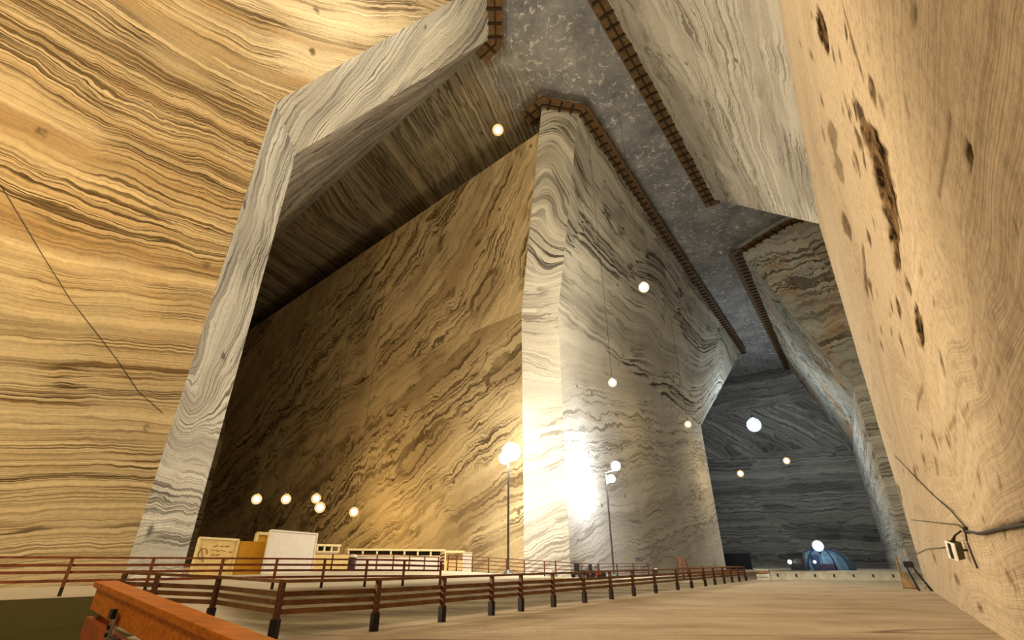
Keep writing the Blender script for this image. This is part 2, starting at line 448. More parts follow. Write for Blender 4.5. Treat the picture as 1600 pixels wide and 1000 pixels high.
S6_ = [(13, [(875, 628), (960, 624), (1040, 640), (1095, 652)]), (15.5, [(875, 575), (960, 594), (1040, 600), (1110, 610)]), (17.5, [(874, 520), (930, 560), (1010, 588), (1120, 585)]), (20, [(873, 460), (915, 500), (975, 550), (1040, 580), (1130, 568)]),
       (23, [(875, 410), (910, 437), (962, 480), (1015, 511), (1050, 550), (1130, 557)]), (26.5, [(900, 385), (945, 434), (1001, 472), (1036, 511), (1085, 550)]),
       (30, [(880, 300), (905, 350), (950, 400), (1000, 440), (1045, 490), (1100, 540)]), (34, [(885, 220), (915, 300), (950, 350), (997, 406), (1036, 424), (1060, 465), (1115, 520)]),
       (38, [(892, 180), (925, 260), (975, 330), (1040, 410), (1100, 490)]), (41, [(910, 185), (950, 250), (1010, 345), (1080, 450), (1140, 535)])]
rk.face([D, E, C3, C2], M['grey'], S6_, cell=.9)
rk.face([g0(E), g0(Ey), Ey, E], M['grey'], phase=lambda p: p.z, cell=2)
rk.face([E, Ey, C3y, C3], M['grey'], phase=lambda p: p.z, cell=2)
rk.build('wall_center')

# ---- right wall, close to the camera
Gc = atz(1280, 350, HC); ga, gb = toab(Gc)
R1 = atz(940, 0, HT); R2 = atz(1110, 310, HT)
r1a, r1b = toab(R1)
R0c = AB(-35, 4.0, HC); R0b = AB(-35, 2.2, -.2); Gb = AB(ga, .75, -.2)
R0t = AB(-35, r1b - .3, HT)
Gx = Gc + AB(14, 60); Gbx = Vector((Gx.x, Gx.y, -.2)); R2x = R2 + AB(6, 60)
GOUGES = [  # ends and half widths as sight lines, depth m, muck and painted shade
    ((1338, 158), (1356, 200), 4, .25, .9), ((1356, 200), (1374, 240), 9, .35, 1.0), ((1374, 240), (1384, 290), 11, .4, 1.0), ((1384, 290), (1394, 335), 10, .4, 1.0), ((1394, 335), (1397, 372), 8, .35, 1.0), ((1397, 372), (1404, 418), 3.5, .25, 1.0),
    ((1514, 214), (1511, 270), 5, .2, 1.0), ((1277, 8), (1294, 86), 4.5, .3, 1.0), ((1312, 0), (1348, 125), 1.6, .1, .8), ((1357, 115), (1367, 168), 4, .2, .85), ((1429, 0), (1427, 45), 4, .1, .7),
    ((1334, 198), (1350, 240), 4, .2, .8), ((1330, 236), (1341, 275), 3.5, .15, .85), ((1432, 476), (1444, 545), 4, .2, 1.0), ((1415, 430), (1425, 458), 2.5, .15, .9), ((1347, 380), (1356, 462), 2.2, .12, .7),
    ((1316, 328), (1330, 378), 4.5, .2, .8), ((1297, 188), (1306, 235), 6, .15, .6), ((1304, 235), (1318, 285), 5, .15, .6), ((1514, 0), (1490, 150), 1.6, .06, .7), ((1490, 150), (1466, 308), 1.4, .06, .6),
    ((1605, 816), (1570, 824), 5, .12, 1.0), ((1570, 824), (1520, 832), 4, .1, .9), ((1398, 752), (1412, 800), 4, .15, .7), ((1440, 590), (1433, 645), 2, .08, .6), ((1466, 690), (1520, 620), 2, .06, .45), ((1520, 620), (1600, 530), 2, .06, .4),
    ((1490, 896), (1498, 914), 2.5, .03, .7), ((1570, 888), (1588, 922), 2.5, .03, .7), ((1530, 948), (1540, 960), 3, .03, .8), ((1585, 352), (1591, 365), 2.5, .03, .7), ((1560, 228), (1563, 234), 2, .03, .7)]
_r = random.Random(11)
for _k in range(46):      # short chisel strokes, thickest towards the far edge of the wall
    _v = _r.uniform(5, 740); _u = 1232 + .235 * _v + _r.uniform(8, 170) * _r.uniform(.3, 1)
    _l = _r.uniform(10, 42); GOUGES.append(((_u, _v), (_u + _l * .22, _v + _l), _r.uniform(1.0, 2.3), .08, _r.uniform(.45, .9)))
for _k in range(26):
    _u, _v = _r.uniform(1440, 1595), _r.uniform(420, 930)
    _l = _r.uniform(8, 26); GOUGES.append(((_u, _v), (_u + _l * _r.choice((.35, -.3)), _v + _l), _r.uniform(.8, 1.5), .04, _r.uniform(.35, .7)))
def topx(p):
    z = p.z - EYE; fw = p.y * CT + z * ST
    return (CX + F * p.x / fw, CY - F * (-p.y * ST + z * CT) / fw) if fw > .1 else (9e3, 9e3)
def lerp(p, q, t): return Vector(p) * (1 - t) + Vector(q) * t
def wb(a): return lerp(R0b, Gb, (a + 35) / (ga + 35))
def wc(a): return lerp(R0c, Gc, (a + 35) / (ga + 35))
rn = AB(-1, 0) * 0 + ((Gb - R0b).cross(R0c - R0b)).normalized()
if rn.dot(AB(0, -1)) < 0: rn = -rn
_bv, _bf = [], []
for i in range(81):
    for j in range(11):
        a = -35 + (ga + 35) * (i / 80); _bv.append(lerp(wb(a), wc(a), j / 10 * 1.3 - .1))
for i in range(80):
    for j in range(10): _bf.append((i * 11 + j, i * 11 + j + 1, i * 11 + j + 12, i * 11 + j + 11))
WALLR = BVHTree.FromPolygons(_bv, _bf)
def hit_right(u, v):
    return WALLR.ray_cast(Vector((0, 0, EYE)), Vector(ray(u, v)).normalized())[0]
def gouge(p):
    dep = dirt_shade = 0.0
    u, v = topx(p)
    for gi, ((u0, v0), (u1, v1), w, d, k) in enumerate(GOUGES):
        if not (min(u0, u1) - 20 < u < max(u0, u1) + 20 and min(v0, v1) - 20 < v < max(v0, v1) + 20): continue
        du, dv = u1 - u0, v1 - v0
        t = max(0, min(1, ((u - u0) * du + (v - v0) * dv) / (du * du + dv * dv)))
        if gi > 5: w = w * (1.15 - .95 * abs(2 * t - 1) ** 1.5)
        ds = math.hypot(u - u0 - du * t, v - v0 - dv * t) * (1 + .5 * mnoise.noise(Vector((u * .09, v * .09, k))))
        if ds < w * 1.5:
            dep = max(dep, .16 * d * (1 - sstep(w * .5, w * 1.1, ds))); dirt_shade = max(dirt_shade, k * (1 - sstep(w * .95, w * 1.3, ds)))
    return dep, dirt_shade
rk = Rock()
SR = [(0, [(1250, 0), (1285, 200), (1320, 420), (1345, 560), (1400, 760), (1440, 880)]), (3, [(1300, 0), (1330, 200), (1360, 400), (1385, 560), (1420, 720), (1460, 840)]),
      (6, [(1370, 0), (1395, 200), (1415, 400), (1440, 560), (1470, 700)]), (9, [(1440, 0), (1445, 200), (1455, 360), (1500, 480), (1460, 620)]), (12, [(1515, 0), (1490, 150), (1468, 300), (1490, 400), (1560, 450)]),
      (15, [(1580, 0), (1545, 200), (1505, 420), (1440, 740)]), (18, [(1600, 250), (1545, 420), (1500, 600), (1450, 760)]), (21, [(1600, 420), (1560, 560), (1480, 740)]), (24, [(1600, 560), (1540, 700), (1470, 800)]), (27, [(1600, 700), (1530, 800), (1480, 900)])]
for a0, a1, cl in ((-35, 3, 1.5), (3, 8, .10), (8, 14, .11), (14, 24, .15), (24, ga, .2)):
    rk.face([wb(a1), wb(a0), wc(a0), wc(a1)], M['right'], SR, cell=cl, gouge=gouge if a0 >= 3 else None, rough=.05, hit=hit_right, coord=lambda p: (toab(p)[0], p.z))
SRO = [(0, [(962, 20), (1030, 140), (1110, 295)]), (3, [(1010, 0), (1070, 130), (1150, 300)]), (6, [(1060, 0), (1115, 130), (1185, 310)]), (9, [(1110, 0), (1155, 130), (1215, 320)]), (12, [(1160, 0), (1195, 130), (1245, 330)]), (15, [(1205, 0), (1235, 150), (1270, 340)])]
rk.face([Gc, R0c, R0t, R2], M['rover'], SRO, cell=.9)
rk.face([Gbx, Gb, Gc, Gx], M['ore'], phase=lambda p: p.z, cell=2)
rk.face([Gx, Gc, R2, R2x], M['ore'], phase=lambda p: p.z, cell=2)
rk.build('wall_right')

# ---- next pillar on the right
S1 = atz(1225, 340, HT); S2 = atz(1150, 385, HT); S3 = atz(1230, 570, HT)
Kc = AB(96, .9, HC); Kf = AB(165, -3.4, HC); Kn = AB(91, 9, HC); Knx = Kn + AB(12, 60); S1x = S1 + AB(4, 60)
rk = Rock()
rk.face([g0(Kf), g0(Kc), Kc, Kf], M['chamfer'], phase=lambda p: p.z, cell=1.2)
rk.face([g0(Kc), g0(Kn), Kn, Kc], M['chamfer'], phase=lambda p: p.z, cell=1.2)
rk.face([g0(Kn), g0(Knx), Knx, Kn], M['ore'], phase=lambda p: p.z, cell=2.5)
rk.face([Kf, Kc, S2, S3], M['ore'], [(0, [(1165, 400), (1200, 480), (1260, 590)]), (4, [(1190, 380), (1240, 470), (1300, 560)]), (8, [(1230, 370), (1280, 460), (1320, 540)]), (12, [(1270, 360), (1300, 420), (1325, 480)])], cell=1.0)
rk.face([Kc, Kn, S1, S2], M['ore'], phase=lambda p: p.z * .8 + p.x * .2, cell=1.0)
rk.face([Kn, Knx, S1x, S1], M['ore'], phase=lambda p: p.z, cell=2.5)
rk.build('wall_right_far')

# ---- end wall
rk = Rock()
EA = 160.0
W0, W1 = AB(EA, -110, -.2), AB(EA, 6, -.2)
up = lambda p, z, da=0: p + Vector((0, 0, z + .2)) + AB(da, 0)
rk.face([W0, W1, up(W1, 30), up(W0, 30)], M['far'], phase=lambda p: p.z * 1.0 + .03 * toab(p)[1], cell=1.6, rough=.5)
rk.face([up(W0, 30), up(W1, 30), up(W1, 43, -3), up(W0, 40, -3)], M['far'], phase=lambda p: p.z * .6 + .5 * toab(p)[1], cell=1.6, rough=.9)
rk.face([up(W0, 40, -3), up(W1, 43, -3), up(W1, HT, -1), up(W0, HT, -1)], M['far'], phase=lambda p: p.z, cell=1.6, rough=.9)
rk.build('wall_end')

# ---- far side of the left cross gallery (seen as a dark sliver behind the left pillar)
rk = Rock()
Q0 = Bx + AB(-4, 4); Q1 = Cx + AB(6, 6)
rk.face([g0(Q0), g0(Q1), Vector((Q1.x, Q1.y, HT)), Vector((Q0.x, Q0.y, HT))], M['amber'], phase=lambda p: p.z, cell=2.5)
rk.build('wall_cross_end')

# ---- ceiling
rk = Rock()
rk.face([AB(-45, -24, HT), AB(EA + 6, -24, HT), AB(EA + 6, -4, HT), AB(-45, -4, HT)], M['cross'], phase=lambda p: toab(p)[1] * .8 + .25 * toab(p)[0], cell=1.5, rough=.15)
rk.face([AB(0, -125, HT), AB(85, -125, HT), AB(85, -24, HT), AB(0, -24, HT)], M['cross'], phase=lambda p: toab(p)[1] * .8 + .25 * toab(p)[0] + 3 * math.exp(-((toab(p)[0] - 34) ** 2 + (toab(p)[1] + 66) ** 2) / 90), cell=1.5, rough=.15)
rk.face([AB(85, -125, HT), AB(EA + 6, -125, HT), AB(EA + 6, -24, HT), AB(85, -24, HT)], M['ceiling'], phase=lambda p: p.x, cell=3, rough=.15)
rk.face([AB(30, -4, HT), AB(EA + 6, -4, HT), AB(EA + 6, 70, HT), AB(30, 70, HT)], M['ceiling'], phase=lambda p: p.x, cell=2, rough=.15)
rk.build('ceiling')

# ------------------------------------------------------------------ floor
def floor_mat():
    m, nt, b = newmat('packed_salt_floor'); g = G(nt)
    geo = g.n('ShaderNodeNewGeometry'); P = geo.outputs['Position']
    mp = g.n('ShaderNodeMapping'); mp.inputs['Rotation'].default_value = (0, 0, math.radians(22))
    mp.inputs['Scale'].default_value = (.22, .62, 1); nt.links.new(P, mp.inputs[0])
    tr = g.noise(mp.outputs[0], 1.0, 4, .65)
    bl = g.noise(P, .35, 4, .6); gr = g.noise(P, 9, 4, .7)
    col = g.ramp(g.m('ADD', g.m('MULTIPLY', tr, .5), g.m('MULTIPLY', bl, .5)), [(.30, (.24, .18, .11)), (.47, (.43, .34, .225)), (.62, (.54, .44, .31))])
    mp2 = g.n('ShaderNodeMapping'); mp2.inputs['Rotation'].default_value = (0, 0, math.radians(27)); mp2.inputs['Scale'].default_value = (.03, .45, 1); nt.links.new(P, mp2.inputs[0])
    rt = g.noise(mp2.outputs[0], 1.0, 2, .4)
    sv = g.m('MULTIPLY', g.m('SUBTRACT', 1, g.m('DIVIDE', g.m('ABSOLUTE', g.m('SUBTRACT', rt, .47)), .012), clamp=True), g.m('MULTIPLY', g.m('SUBTRACT', bl, .38), 6, clamp=True))
    col = g.mix(g.m('MULTIPLY', sv, .8), col, (.10, .065, .035))
    col = g.mix(.3, col, g.ramp(gr, [(.3, (.35, .33, .3)), (.6, (1, 1, 1))]), 'MULTIPLY')
    sep = g.n('ShaderNodeAttribute', attribute_name='olive_patch')
    col = g.mix(sep.outputs['Fac'], col, g.mix(gr, (.05, .042, .012), (.085, .07, .022)))  # darker olive tone over the near-left patch of floor
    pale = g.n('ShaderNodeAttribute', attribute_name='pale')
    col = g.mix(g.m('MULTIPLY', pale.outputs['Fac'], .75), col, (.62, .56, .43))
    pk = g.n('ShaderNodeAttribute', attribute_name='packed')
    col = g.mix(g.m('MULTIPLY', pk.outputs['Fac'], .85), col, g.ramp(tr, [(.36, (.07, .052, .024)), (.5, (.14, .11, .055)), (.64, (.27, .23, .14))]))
    nt.links.new(col, b.inputs['Base Color']); b.inputs['Roughness'].default_value = 1.0; b.inputs['Specular IOR Level'].default_value = .05
    bp = g.n('ShaderNodeBump'); bp.inputs['Strength'].default_value = .5; bp.inputs['Distance'].default_value = .06
    nt.links.new(g.m('ADD', g.m('MULTIPLY', tr, 1.2), g.m('MULTIPLY', gr, .3)), bp.inputs['Height']); nt.links.new(bp.outputs[0], b.inputs['Normal'])
    return m
vs, fs, olive_patch, pale, drk = [], [], [], [], []
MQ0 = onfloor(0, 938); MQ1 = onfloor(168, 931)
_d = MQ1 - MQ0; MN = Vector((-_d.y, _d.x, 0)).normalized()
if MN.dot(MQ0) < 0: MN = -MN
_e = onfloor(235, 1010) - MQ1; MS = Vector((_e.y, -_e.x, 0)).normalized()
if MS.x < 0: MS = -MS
def axis_steps(lo, hi, f0, f1, fine, coarse):
    out = [lo]
    while out[-1] < hi:
        x = out[-1]; out.append(x + (fine if f0 <= x <= f1 else coarse))
    return out
xs = axis_steps(-45, 172, -4, 40, .3, 3.0); ys = axis_steps(-125, 30, -34, 3, .3, 3.0)
for a in xs:
    for b in ys:
        p = AB(a, b); z = floor_z(p.x, p.y)
        vs.append((p.x, p.y, z))
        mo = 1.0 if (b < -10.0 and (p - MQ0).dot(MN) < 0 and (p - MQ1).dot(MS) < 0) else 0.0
        olive_patch.append(mo)
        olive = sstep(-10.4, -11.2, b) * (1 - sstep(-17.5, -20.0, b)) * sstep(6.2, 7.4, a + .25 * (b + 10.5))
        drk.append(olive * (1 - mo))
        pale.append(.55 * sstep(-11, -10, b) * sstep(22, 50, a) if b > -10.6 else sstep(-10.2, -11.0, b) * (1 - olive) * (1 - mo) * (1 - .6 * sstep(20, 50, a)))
nb = len(ys)
for i in range(len(xs) - 1):
    for j in range(nb - 1):
        fs.append((i * nb + j, (i + 1) * nb + j, (i + 1) * nb + j + 1, i * nb + j + 1))
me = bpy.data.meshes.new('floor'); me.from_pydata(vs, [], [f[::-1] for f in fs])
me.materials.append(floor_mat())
for nm, dat in (('olive_patch', olive_patch), ('pale', pale), ('packed', drk)):
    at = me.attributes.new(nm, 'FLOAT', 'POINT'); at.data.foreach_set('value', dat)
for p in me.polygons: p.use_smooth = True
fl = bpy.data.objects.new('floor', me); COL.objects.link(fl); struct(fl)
#@@THINGS
# ------------------------------------------------------------------ back of the mine, behind the viewer
rk = Rock()
rk.face([AB(-45, 12, -.2), AB(-45, -40, -.2), AB(-45, -40, HT), AB(-45, 12, HT)], M['left'], phase=lambda p: p.z, cell=3)
rk.build('wall_back')

# ------------------------------------------------------------------ object materials
m_wood = plain('brown_stained_wood', (.115, .048, .024), .6, var=.45, scale=5, stretch=(1, 1, 6))
m_rail = plain('brown_painted_slat', (.17, .078, .034), .55, var=.4, scale=4)
m_shoe = plain('black_post_shoe', (.018, .014, .012), .6)
m_redrail = plain('oxblood_painted_rail', (.15, .045, .025), .5, var=.4, scale=4)
m_orange = plain('orange_stained_timber', (.56, .17, .008), .45, var=.35, scale=7, stretch=(1, 6, 6))
m_orange2 = plain('red_orange_timber', (.36, .085, .02), .5, var=.35, scale=6)
m_steel = plain('galvanised_steel', (.42, .42, .38), .4, .8, var=.3, scale=20)
m_black = plain('black_enamel', (.02, .02, .02), .5)
m_cable = plain('dark_rubber_cable', (.045, .032, .022), .7)
m_cream = plain('cream_painted_board', (.70, .60, .34), .6, var=.12)
m_white = plain('white_board', (.70, .66, .60), .55, var=.06, scale=2)
m_ochre = plain('ochre_panel', (.52, .28, .03), .6, var=.12, scale=2)
m_plaq = plain('straw_yellow_board', (.62, .46, .18), .6, var=.15, scale=3)
m_ink = plain('brown_ink', (.20, .11, .03), .7)
m_tan = plain('tan_timber', (.30, .18, .075), .6, var=.3)
m_kerb = plain('whitewashed_kerb', (.74, .74, .68), .8, var=.15, scale=2)
m_walk = plain('walkway_planks', (.115, .066, .026), .7, var=.4, scale=2)
m_walkb = plain('walkway_beam', (.028, .017, .008), .7, var=.3)
m_tent = plain('blue_green_canvas', (.09, .17, .24), .7, var=.35, scale=.8)
m_tentd = plain('dark_blue_canvas', (.025, .04, .09), .7)
m_cabin = plain('dark_grey_cabin', (.035, .035, .04), .6, var=.3)
m_red = plain('red_kart_body', (.33, .05, .03), .45)
m_hous = plain('lamp_housing', (.10, .10, .10), .5, .6)

def emis(name, col, st):
    return plain(name, (.9, .88, .8), .3, var=.02, emit=(col, st))

# ------------------------------------------------------------------ wooden walkways under the ceiling edges
def walkway(label, pts, side, mat_d=None, inset=.0, zdrop=1.5, wid=1.25, step=1.5):
    """pts: ceiling-edge points; side +1/-1: which side of the walking direction is the open gallery"""
    t = thing('ceiling_walkway', label, 'walkway', pts[0], group=None)
    o0 = Vector(pts[0])
    bd, br = bmesh.new(), bmesh.new()
    P = [Vector(p) - o0 for p in pts]
    nrm = []
    for i in range(len(P)):
        d = (P[min(i + 1, len(P) - 1)] - P[max(i - 1, 0)]); d.z = 0; d.normalize()
        s = Vector((d.y, -d.x, 0)) * side
        if 0 < i < len(P) - 1:
            d1 = (P[i] - P[i - 1]).normalized()
            s = s / max(.5, s.dot(Vector((d1.y, -d1.x, 0)) * side))
        nrm.append(s)
    zz = Vector((0, 0, -zdrop))
    ring = []
    for p, s in zip(P, nrm):
        ring.append([bd.verts.new(p - s * .9 + zz), bd.verts.new(p + s * wid + zz), bd.verts.new(p + s * wid + zz + Vector((0, 0, .12))), bd.verts.new(p - s * .9 + zz + Vector((0, 0, .12)))])
    for r0, r1 in zip(ring[:-1], ring[1:]):
        for k in range(4): bd.faces.new((r0[k], r0[(k + 1) % 4], r1[(k + 1) % 4], r1[k]))
    bd.faces.new(ring[0]); bd.faces.new(ring[-1][::-1])
    bmesh.ops.recalc_face_normals(bd, faces=bd.faces)
    obj('deck', bd, m_walk, t)
    for p0, p1, s0, s1 in zip(P[:-1], P[1:], nrm[:-1], nrm[1:]):    # edge boards along the deck
        for e in (wid - .08, .0):
            beam(br, p0 + s0 * e + zz - Vector((0, 0, .06)), p1 + s1 * e + zz - Vector((0, 0, .06)), .14, .16)
    obj('edge_board', br, m_walkb, t)
    first = None; nb_ = 0
    for p0, p1 in zip(P[:-1], P[1:]):
        L = (p1 - p0).length; d = (p1 - p0).normalized(); s = Vector((d.y, -d.x, 0)) * side
        for k in range(int(L / step)):
            q = p0 + d * (step * (k + .5)) + zz - Vector((0, 0, .10))
            if nb_ >= 72: break
            if first is None:
                bb = bmesh.new(); box(bb, (0, 0, 0), (wid + .75, .24, .2))
                first = obj('cross_beam', bb, m_walkb, t); c = first
            else:
                c = first.copy(); COL.objects.link(c); c.parent = t
            c.location = q + s * (wid / 2 - .35); c.rotation_euler = (0, 0, math.atan2(s.y, s.x)); nb_ += 1
    return t
walkway('brown plank walkway, short run under the ceiling edge above the left pillar', [lerp(T1, T0, 3.0), T0, T1, T1 + DIRX * 2.5], -1)
walkway('brown plank walkway skirting the ceiling edge of the central pillar, with cross beams', [C1 + DIRX * 3, C1, C2, lerp(C2, C3, .5), C3], -1)
walkway('brown plank walkway under the ceiling edge above the right-hand grey overhang', [AB(-8, r1b - .1, HT), R1, R2], +1)
walkway('brown plank walkway bending round the far right pillar with the rusty stains', [S1 + (S1x - S1) * .25, S1, S2, S3], +1)

# ------------------------------------------------------------------ railings
def railing(name, label, bases, h, mats, fr=(0, .25, .40, .55), pw=.11, slat=.10, shoe=.36, shoe_w=.16, rail_only=(), group=None):
    """bases: ground points of the posts, in order"""
    o0 = Vector(bases[0]); t = thing(name, label, 'railing', o0, group=group)
    mp, mr, ms = mats
    P = [Vector(p) - o0 for p in bases]
    for i, p in enumerate(P):
        d = P[min(i + 1, len(P) - 1)] - P[max(i - 1, 0)]
        rz = math.atan2(d.y, d.x)
        if i in rail_only: continue
        bm = bmesh.new(); box(bm, (0, 0, h / 2 - .02), (pw, pw, h - .04)); bevel(bm, .008, 1)
        po = obj('post', bm, mp, t); po.location = p; po.rotation_euler = (0, 0, rz)
        if shoe:
            bm = bmesh.new(); box(bm, (0, 0, h * shoe / 2 - .02), (shoe_w, shoe_w, h * shoe)); bevel(bm, .012, 1)
            obj('post_shoe', bm, ms, po)
    for k, f in enumerate(fr):
        bm = bmesh.new()
        for p, q in zip(P[:-1], P[1:]):
            z = Vector((0, 0, h * (1 - f) - (0.025 if k == 0 else 0)))
            d = (q - p).normalized(); s = Vector((d.y, -d.x, 0)) * (0 if k == 0 else -(pw / 2 + .01))
            beam(bm, p + z + s, q + z + s, .15 if k == 0 else .03, .06 if k == 0 else slat)
        obj('top_rail' if k == 0 else 'slat', bm, mr, t)
    return t
# walkway railing along the floor, near: posts read off the ground line
N0 = onfloor(690, 972); N1 = onfloor(1163, 908)
dN = (N1 - N0).normalized()
nb0 = onfloor(425, 1000)
near = []
px = [(580, 986), (690, 972), (775, 962), (843, 957), (896, 950), (940, 943), (978, 937), (1010, 932), (1036, 927), (1060, 922), (1080, 919), (1098, 916), (1114, 914), (1128, 912)]
for u, v in px:
    q = onfloor(u, v); s_ = (q - N0).dot(dN); r_ = N0 + dN * s_
    near.append(Vector((r_.x, r_.y, floor_z(r_.x, r_.y))))
e_ = near[-1]
near += [e_ + dN * 2.4, e_ + dN * 4.8, e_ + dN * 7.2]
for k in range(1, 4):
    near.append(near[16] + AB(0, -1) * 0 + (DIRX * (1.8 * k)))
left_leg = [onfloor(u, v) for u, v in ((325, 976), (226, 973), (172, 972))]
railing('wooden_railing', 'long brown wooden railing with black post feet running beside the floor path', left_leg[::-1] + [nb0] + near, 1.06, (m_wood, m_rail, m_shoe))
# railing in front of the left pillar
bl = [onfloor(u, v) for u, v in ((92, 932), (222, 927), (340, 924), (430, 922), (507, 920), (573, 918), (631, 916.5), (687, 915))]
b0, b1 = bl[0], bl[-1]; db = (b1 - b0); db.z = 0; Lb = db.length; db.normalize()
pts = []
for q in [None, *bl]:
    s_ = -3.0 if q is None else (q - b0).dot(db)
    r_ = b0 + db * s_; pts.append(Vector((r_.x, r_.y, floor_z(r_.x, r_.y))))
railing('painted_railing', 'dark red slatted railing with thin posts in front of the left pillar', pts, 1.04, (m_redrail, m_redrail, m_shoe), fr=(0, .22, .40, .62), pw=.085, slat=.075, shoe=.25, shoe_w=.09)
# railing across the mouth of the side gallery
def gd(u, d): 
    p = atd(u, 880, d); return Vector((p.x, p.y, floor_z(p.x, p.y)))
pts = [gd(u, d) for u, d in ((484, 41), (507, 42.5), (578, 45), (605, 46), (633, 47), (660, 48), (685, 49))]
pts = [lerp(pts[0], pts[-1], (p - pts[0]).length / (pts[-1] - pts[0]).length) for p in pts]
pts = [Vector((p.x, p.y, floor_z(p.x, p.y))) for p in pts]
railing('painted_railing', 'dark red railing across the side gallery, in front of the cream counter', pts, 1.1, (m_redrail, m_redrail, m_shoe), fr=(0, .33, .66), pw=.09, slat=.08, shoe=.2, shoe_w=.095)
side_end = pts[-1]
# railing in front of the central pillar
k0, k1, k2 = gd(700, 46), gd(868, 47.5), gd(1012, 64)
pts = []
for u in (700, 713, 737, 762, 790, 818, 850): pts.append(lerp(k0, k1, (u - 700) / 168))
for i in range(6): pts.append(lerp(k1, k2, i / 5))
pts = [Vector((p.x, p.y, floor_z(p.x, p.y))) for p in pts]
railing('painted_railing', 'rust brown railing with many thin posts at the foot of the central pillar', pts, 1.2, (m_redrail, m_redrail, m_shoe), fr=(0, .25, .5, .75), pw=.10, slat=.06, shoe=.2, shoe_w=.105)

# striped post where the railings meet
p = gd(691, 44.5)
t = thing('striped_post', 'dark post with cream diagonal stripes standing where the red railings meet', 'post', p)
bm = bmesh.new(); box(bm, (0, 0, .65), (.34, .34, 1.3)); bevel(bm, .02, 1); obj('post', bm, m_wood, t)
bm = bmesh.new()
for k in range(4):
    z = .42 + k * .25
    for sx, sy, ex, ey in ((-.173, -.173, .173, -.173), (-.173, .173, .173, .173), (-.173, -.173, -.173, .173), (.173, -.173, .173, .173)):
        beam(bm, (sx, sy, z), (ex, ey, z + .14), .012, .10)
obj('stripe', bm, m_cream, t)

# ------------------------------------------------------------------ orange barrier in the foreground
def at_scale(u, v, d):                      # point along a sight line at distance d
    r = Vector(ray(u, v)); return Vector((0, 0, EYE)) + r * (d / r.length)
O1 = at_scale(168, 909, 3.9); O2 = at_scale(397, 1000, 2.0)
O3 = O1 + (O2 - O1) * 1.35
base = Vector((O1.x, O1.y, floor_z(O1.x, O1.y)))
gx = thing('timber_barrier', 'orange stained timber barrier in the left foreground with a steel hasp on it', 'barrier', base)
q0, q1 = O1 - base, O3 - base
dq = (q1 - q0).normalized(); sd = Vector((dq.y, -dq.x, 0)).normalized()      # towards the viewer
if sd.dot(-Vector((O1.x, O1.y, 0))) < 0: sd = -sd
bm = bmesh.new(); beam(bm, q0 - dq * .03 + Vector((0, 0, -.012)), q1 + Vector((0, 0, -.012)), .11, .03); bevel(bm, .006, 2); obj('cap_rail', bm, m_orange, gx)
bm = bmesh.new(); beam(bm, q0 + sd * .02 + Vector((0, 0, -.080)), q1 + sd * .02 + Vector((0, 0, -.080)), .04, .105); bevel(bm, .006, 2); obj('top_board', bm, m_orange, gx)
for k in (1, 2, 3, 4):
    bm = bmesh.new(); z = Vector((0, 0, -.080 - .142 * k))
    beam(bm, q0 - dq * .05 + sd * .02 + z, q1 + sd * .02 + z, .03, .10); bevel(bm, .006, 2); obj('slat', bm, m_orange2, gx)
for tt in (.02, .97):
    q = q0 + (q1 - q0) * tt - sd * .045
    bm = bmesh.new(); box(bm, (q.x, q.y, (q.z - .05) / 2 - .03), (.09, .09, q.z + .02), rz=math.atan2(dq.y, dq.x)); bevel(bm, .008, 1); obj('post', bm, m_orange2, gx)
# hasp and catch
hp = O1 + (O2 - O1) * .30 - base + sd * .055
rot = Vector((1, 0, 0)).rotation_difference(Vector((dq.x, dq.y, 0)).normalized()).to_matrix()
bm = bmesh.new(); box(bm, hp + Vector((0, 0, -.19)), (.05, .016, .22), rot=rot); bevel(bm, .004, 1); hs = obj('hasp', bm, m_steel, gx)
bm = bmesh.new(); box(bm, hp + sd * .012 + Vector((0, 0, -.085)), (.056, .02, .04), rot=rot); obj('hinge_plate', bm, m_black, hs)
for z in (-.14, -.17, -.25):
    bm = bmesh.new(); tube(bm, [hp + sd * .004 + Vector((0, 0, z)), hp + sd * .018 + Vector((0, 0, z))], .009, 8); obj('rivet', bm, m_black, hs)
bm = bmesh.new(); box(bm, hp + sd * .02 + Vector((0, 0, -.31)), (.075, .04, .10), rot=rot); bevel(bm, .012, 2); obj('lock_box', bm, plain('dark_green_lock', (.03, .07, .04), .35), hs)
bm = bmesh.new(); box(bm, hp + dq * .10 + Vector((0, 0, -.27)), (.12, .05, .20), rot=rot); bevel(bm, .01, 1); obj('catch_plate', bm, plain('dark_brown_iron', (.05, .025, .02), .5), gx)

# ------------------------------------------------------------------ boards and counters in the side gallery
def board(name, label, cat, ul, ur, d0, d1, vtop, mat, edge=None, th=.10, fw=.10):
    """upright board between two sight lines; returns (root, local frame)"""
    p, q = gd(ul, d0), gd(ur, d1)
    L = (Vector((q.x, q.y, 0)) - Vector((p.x, p.y, 0))).length
    rz = math.atan2(q.y - p.y, q.x - p.x); z0 = min(p.z, q.z)
    h = atd(ul, vtop, d0).z - z0
    t = thing(name, label, cat, (p.x, p.y, z0), rz)
    bm = bmesh.new(); box(bm, (L / 2, 0, h / 2), (L, th, h)); bevel(bm, .01, 1); obj('panel', bm, mat, t)
    if edge:
        bm = bmesh.new()
        for a, b in (((0, h), (L, h)), ((0, 0), (0, h)), ((L, 0), (L, h))):
            beam(bm, (a[0], -th / 2 - .01, a[1]), (b[0], -th / 2 - .01, b[1]), fw, fw) if a[1] == b[1] else beam(bm, (a[0], -th / 2 - .01, a[1] + .02), (b[0], -th / 2 - .01, b[1]), fw, fw, Vector((0, 1, 0)))
        obj('frame', bm, edge, t)
    return t, L, h
board('white_screen', 'large blank white screen board standing in the side gallery behind the red railing', 'board', 411, 487, 33, 36.5, 828, m_white, m_white, th=.12, fw=.08)
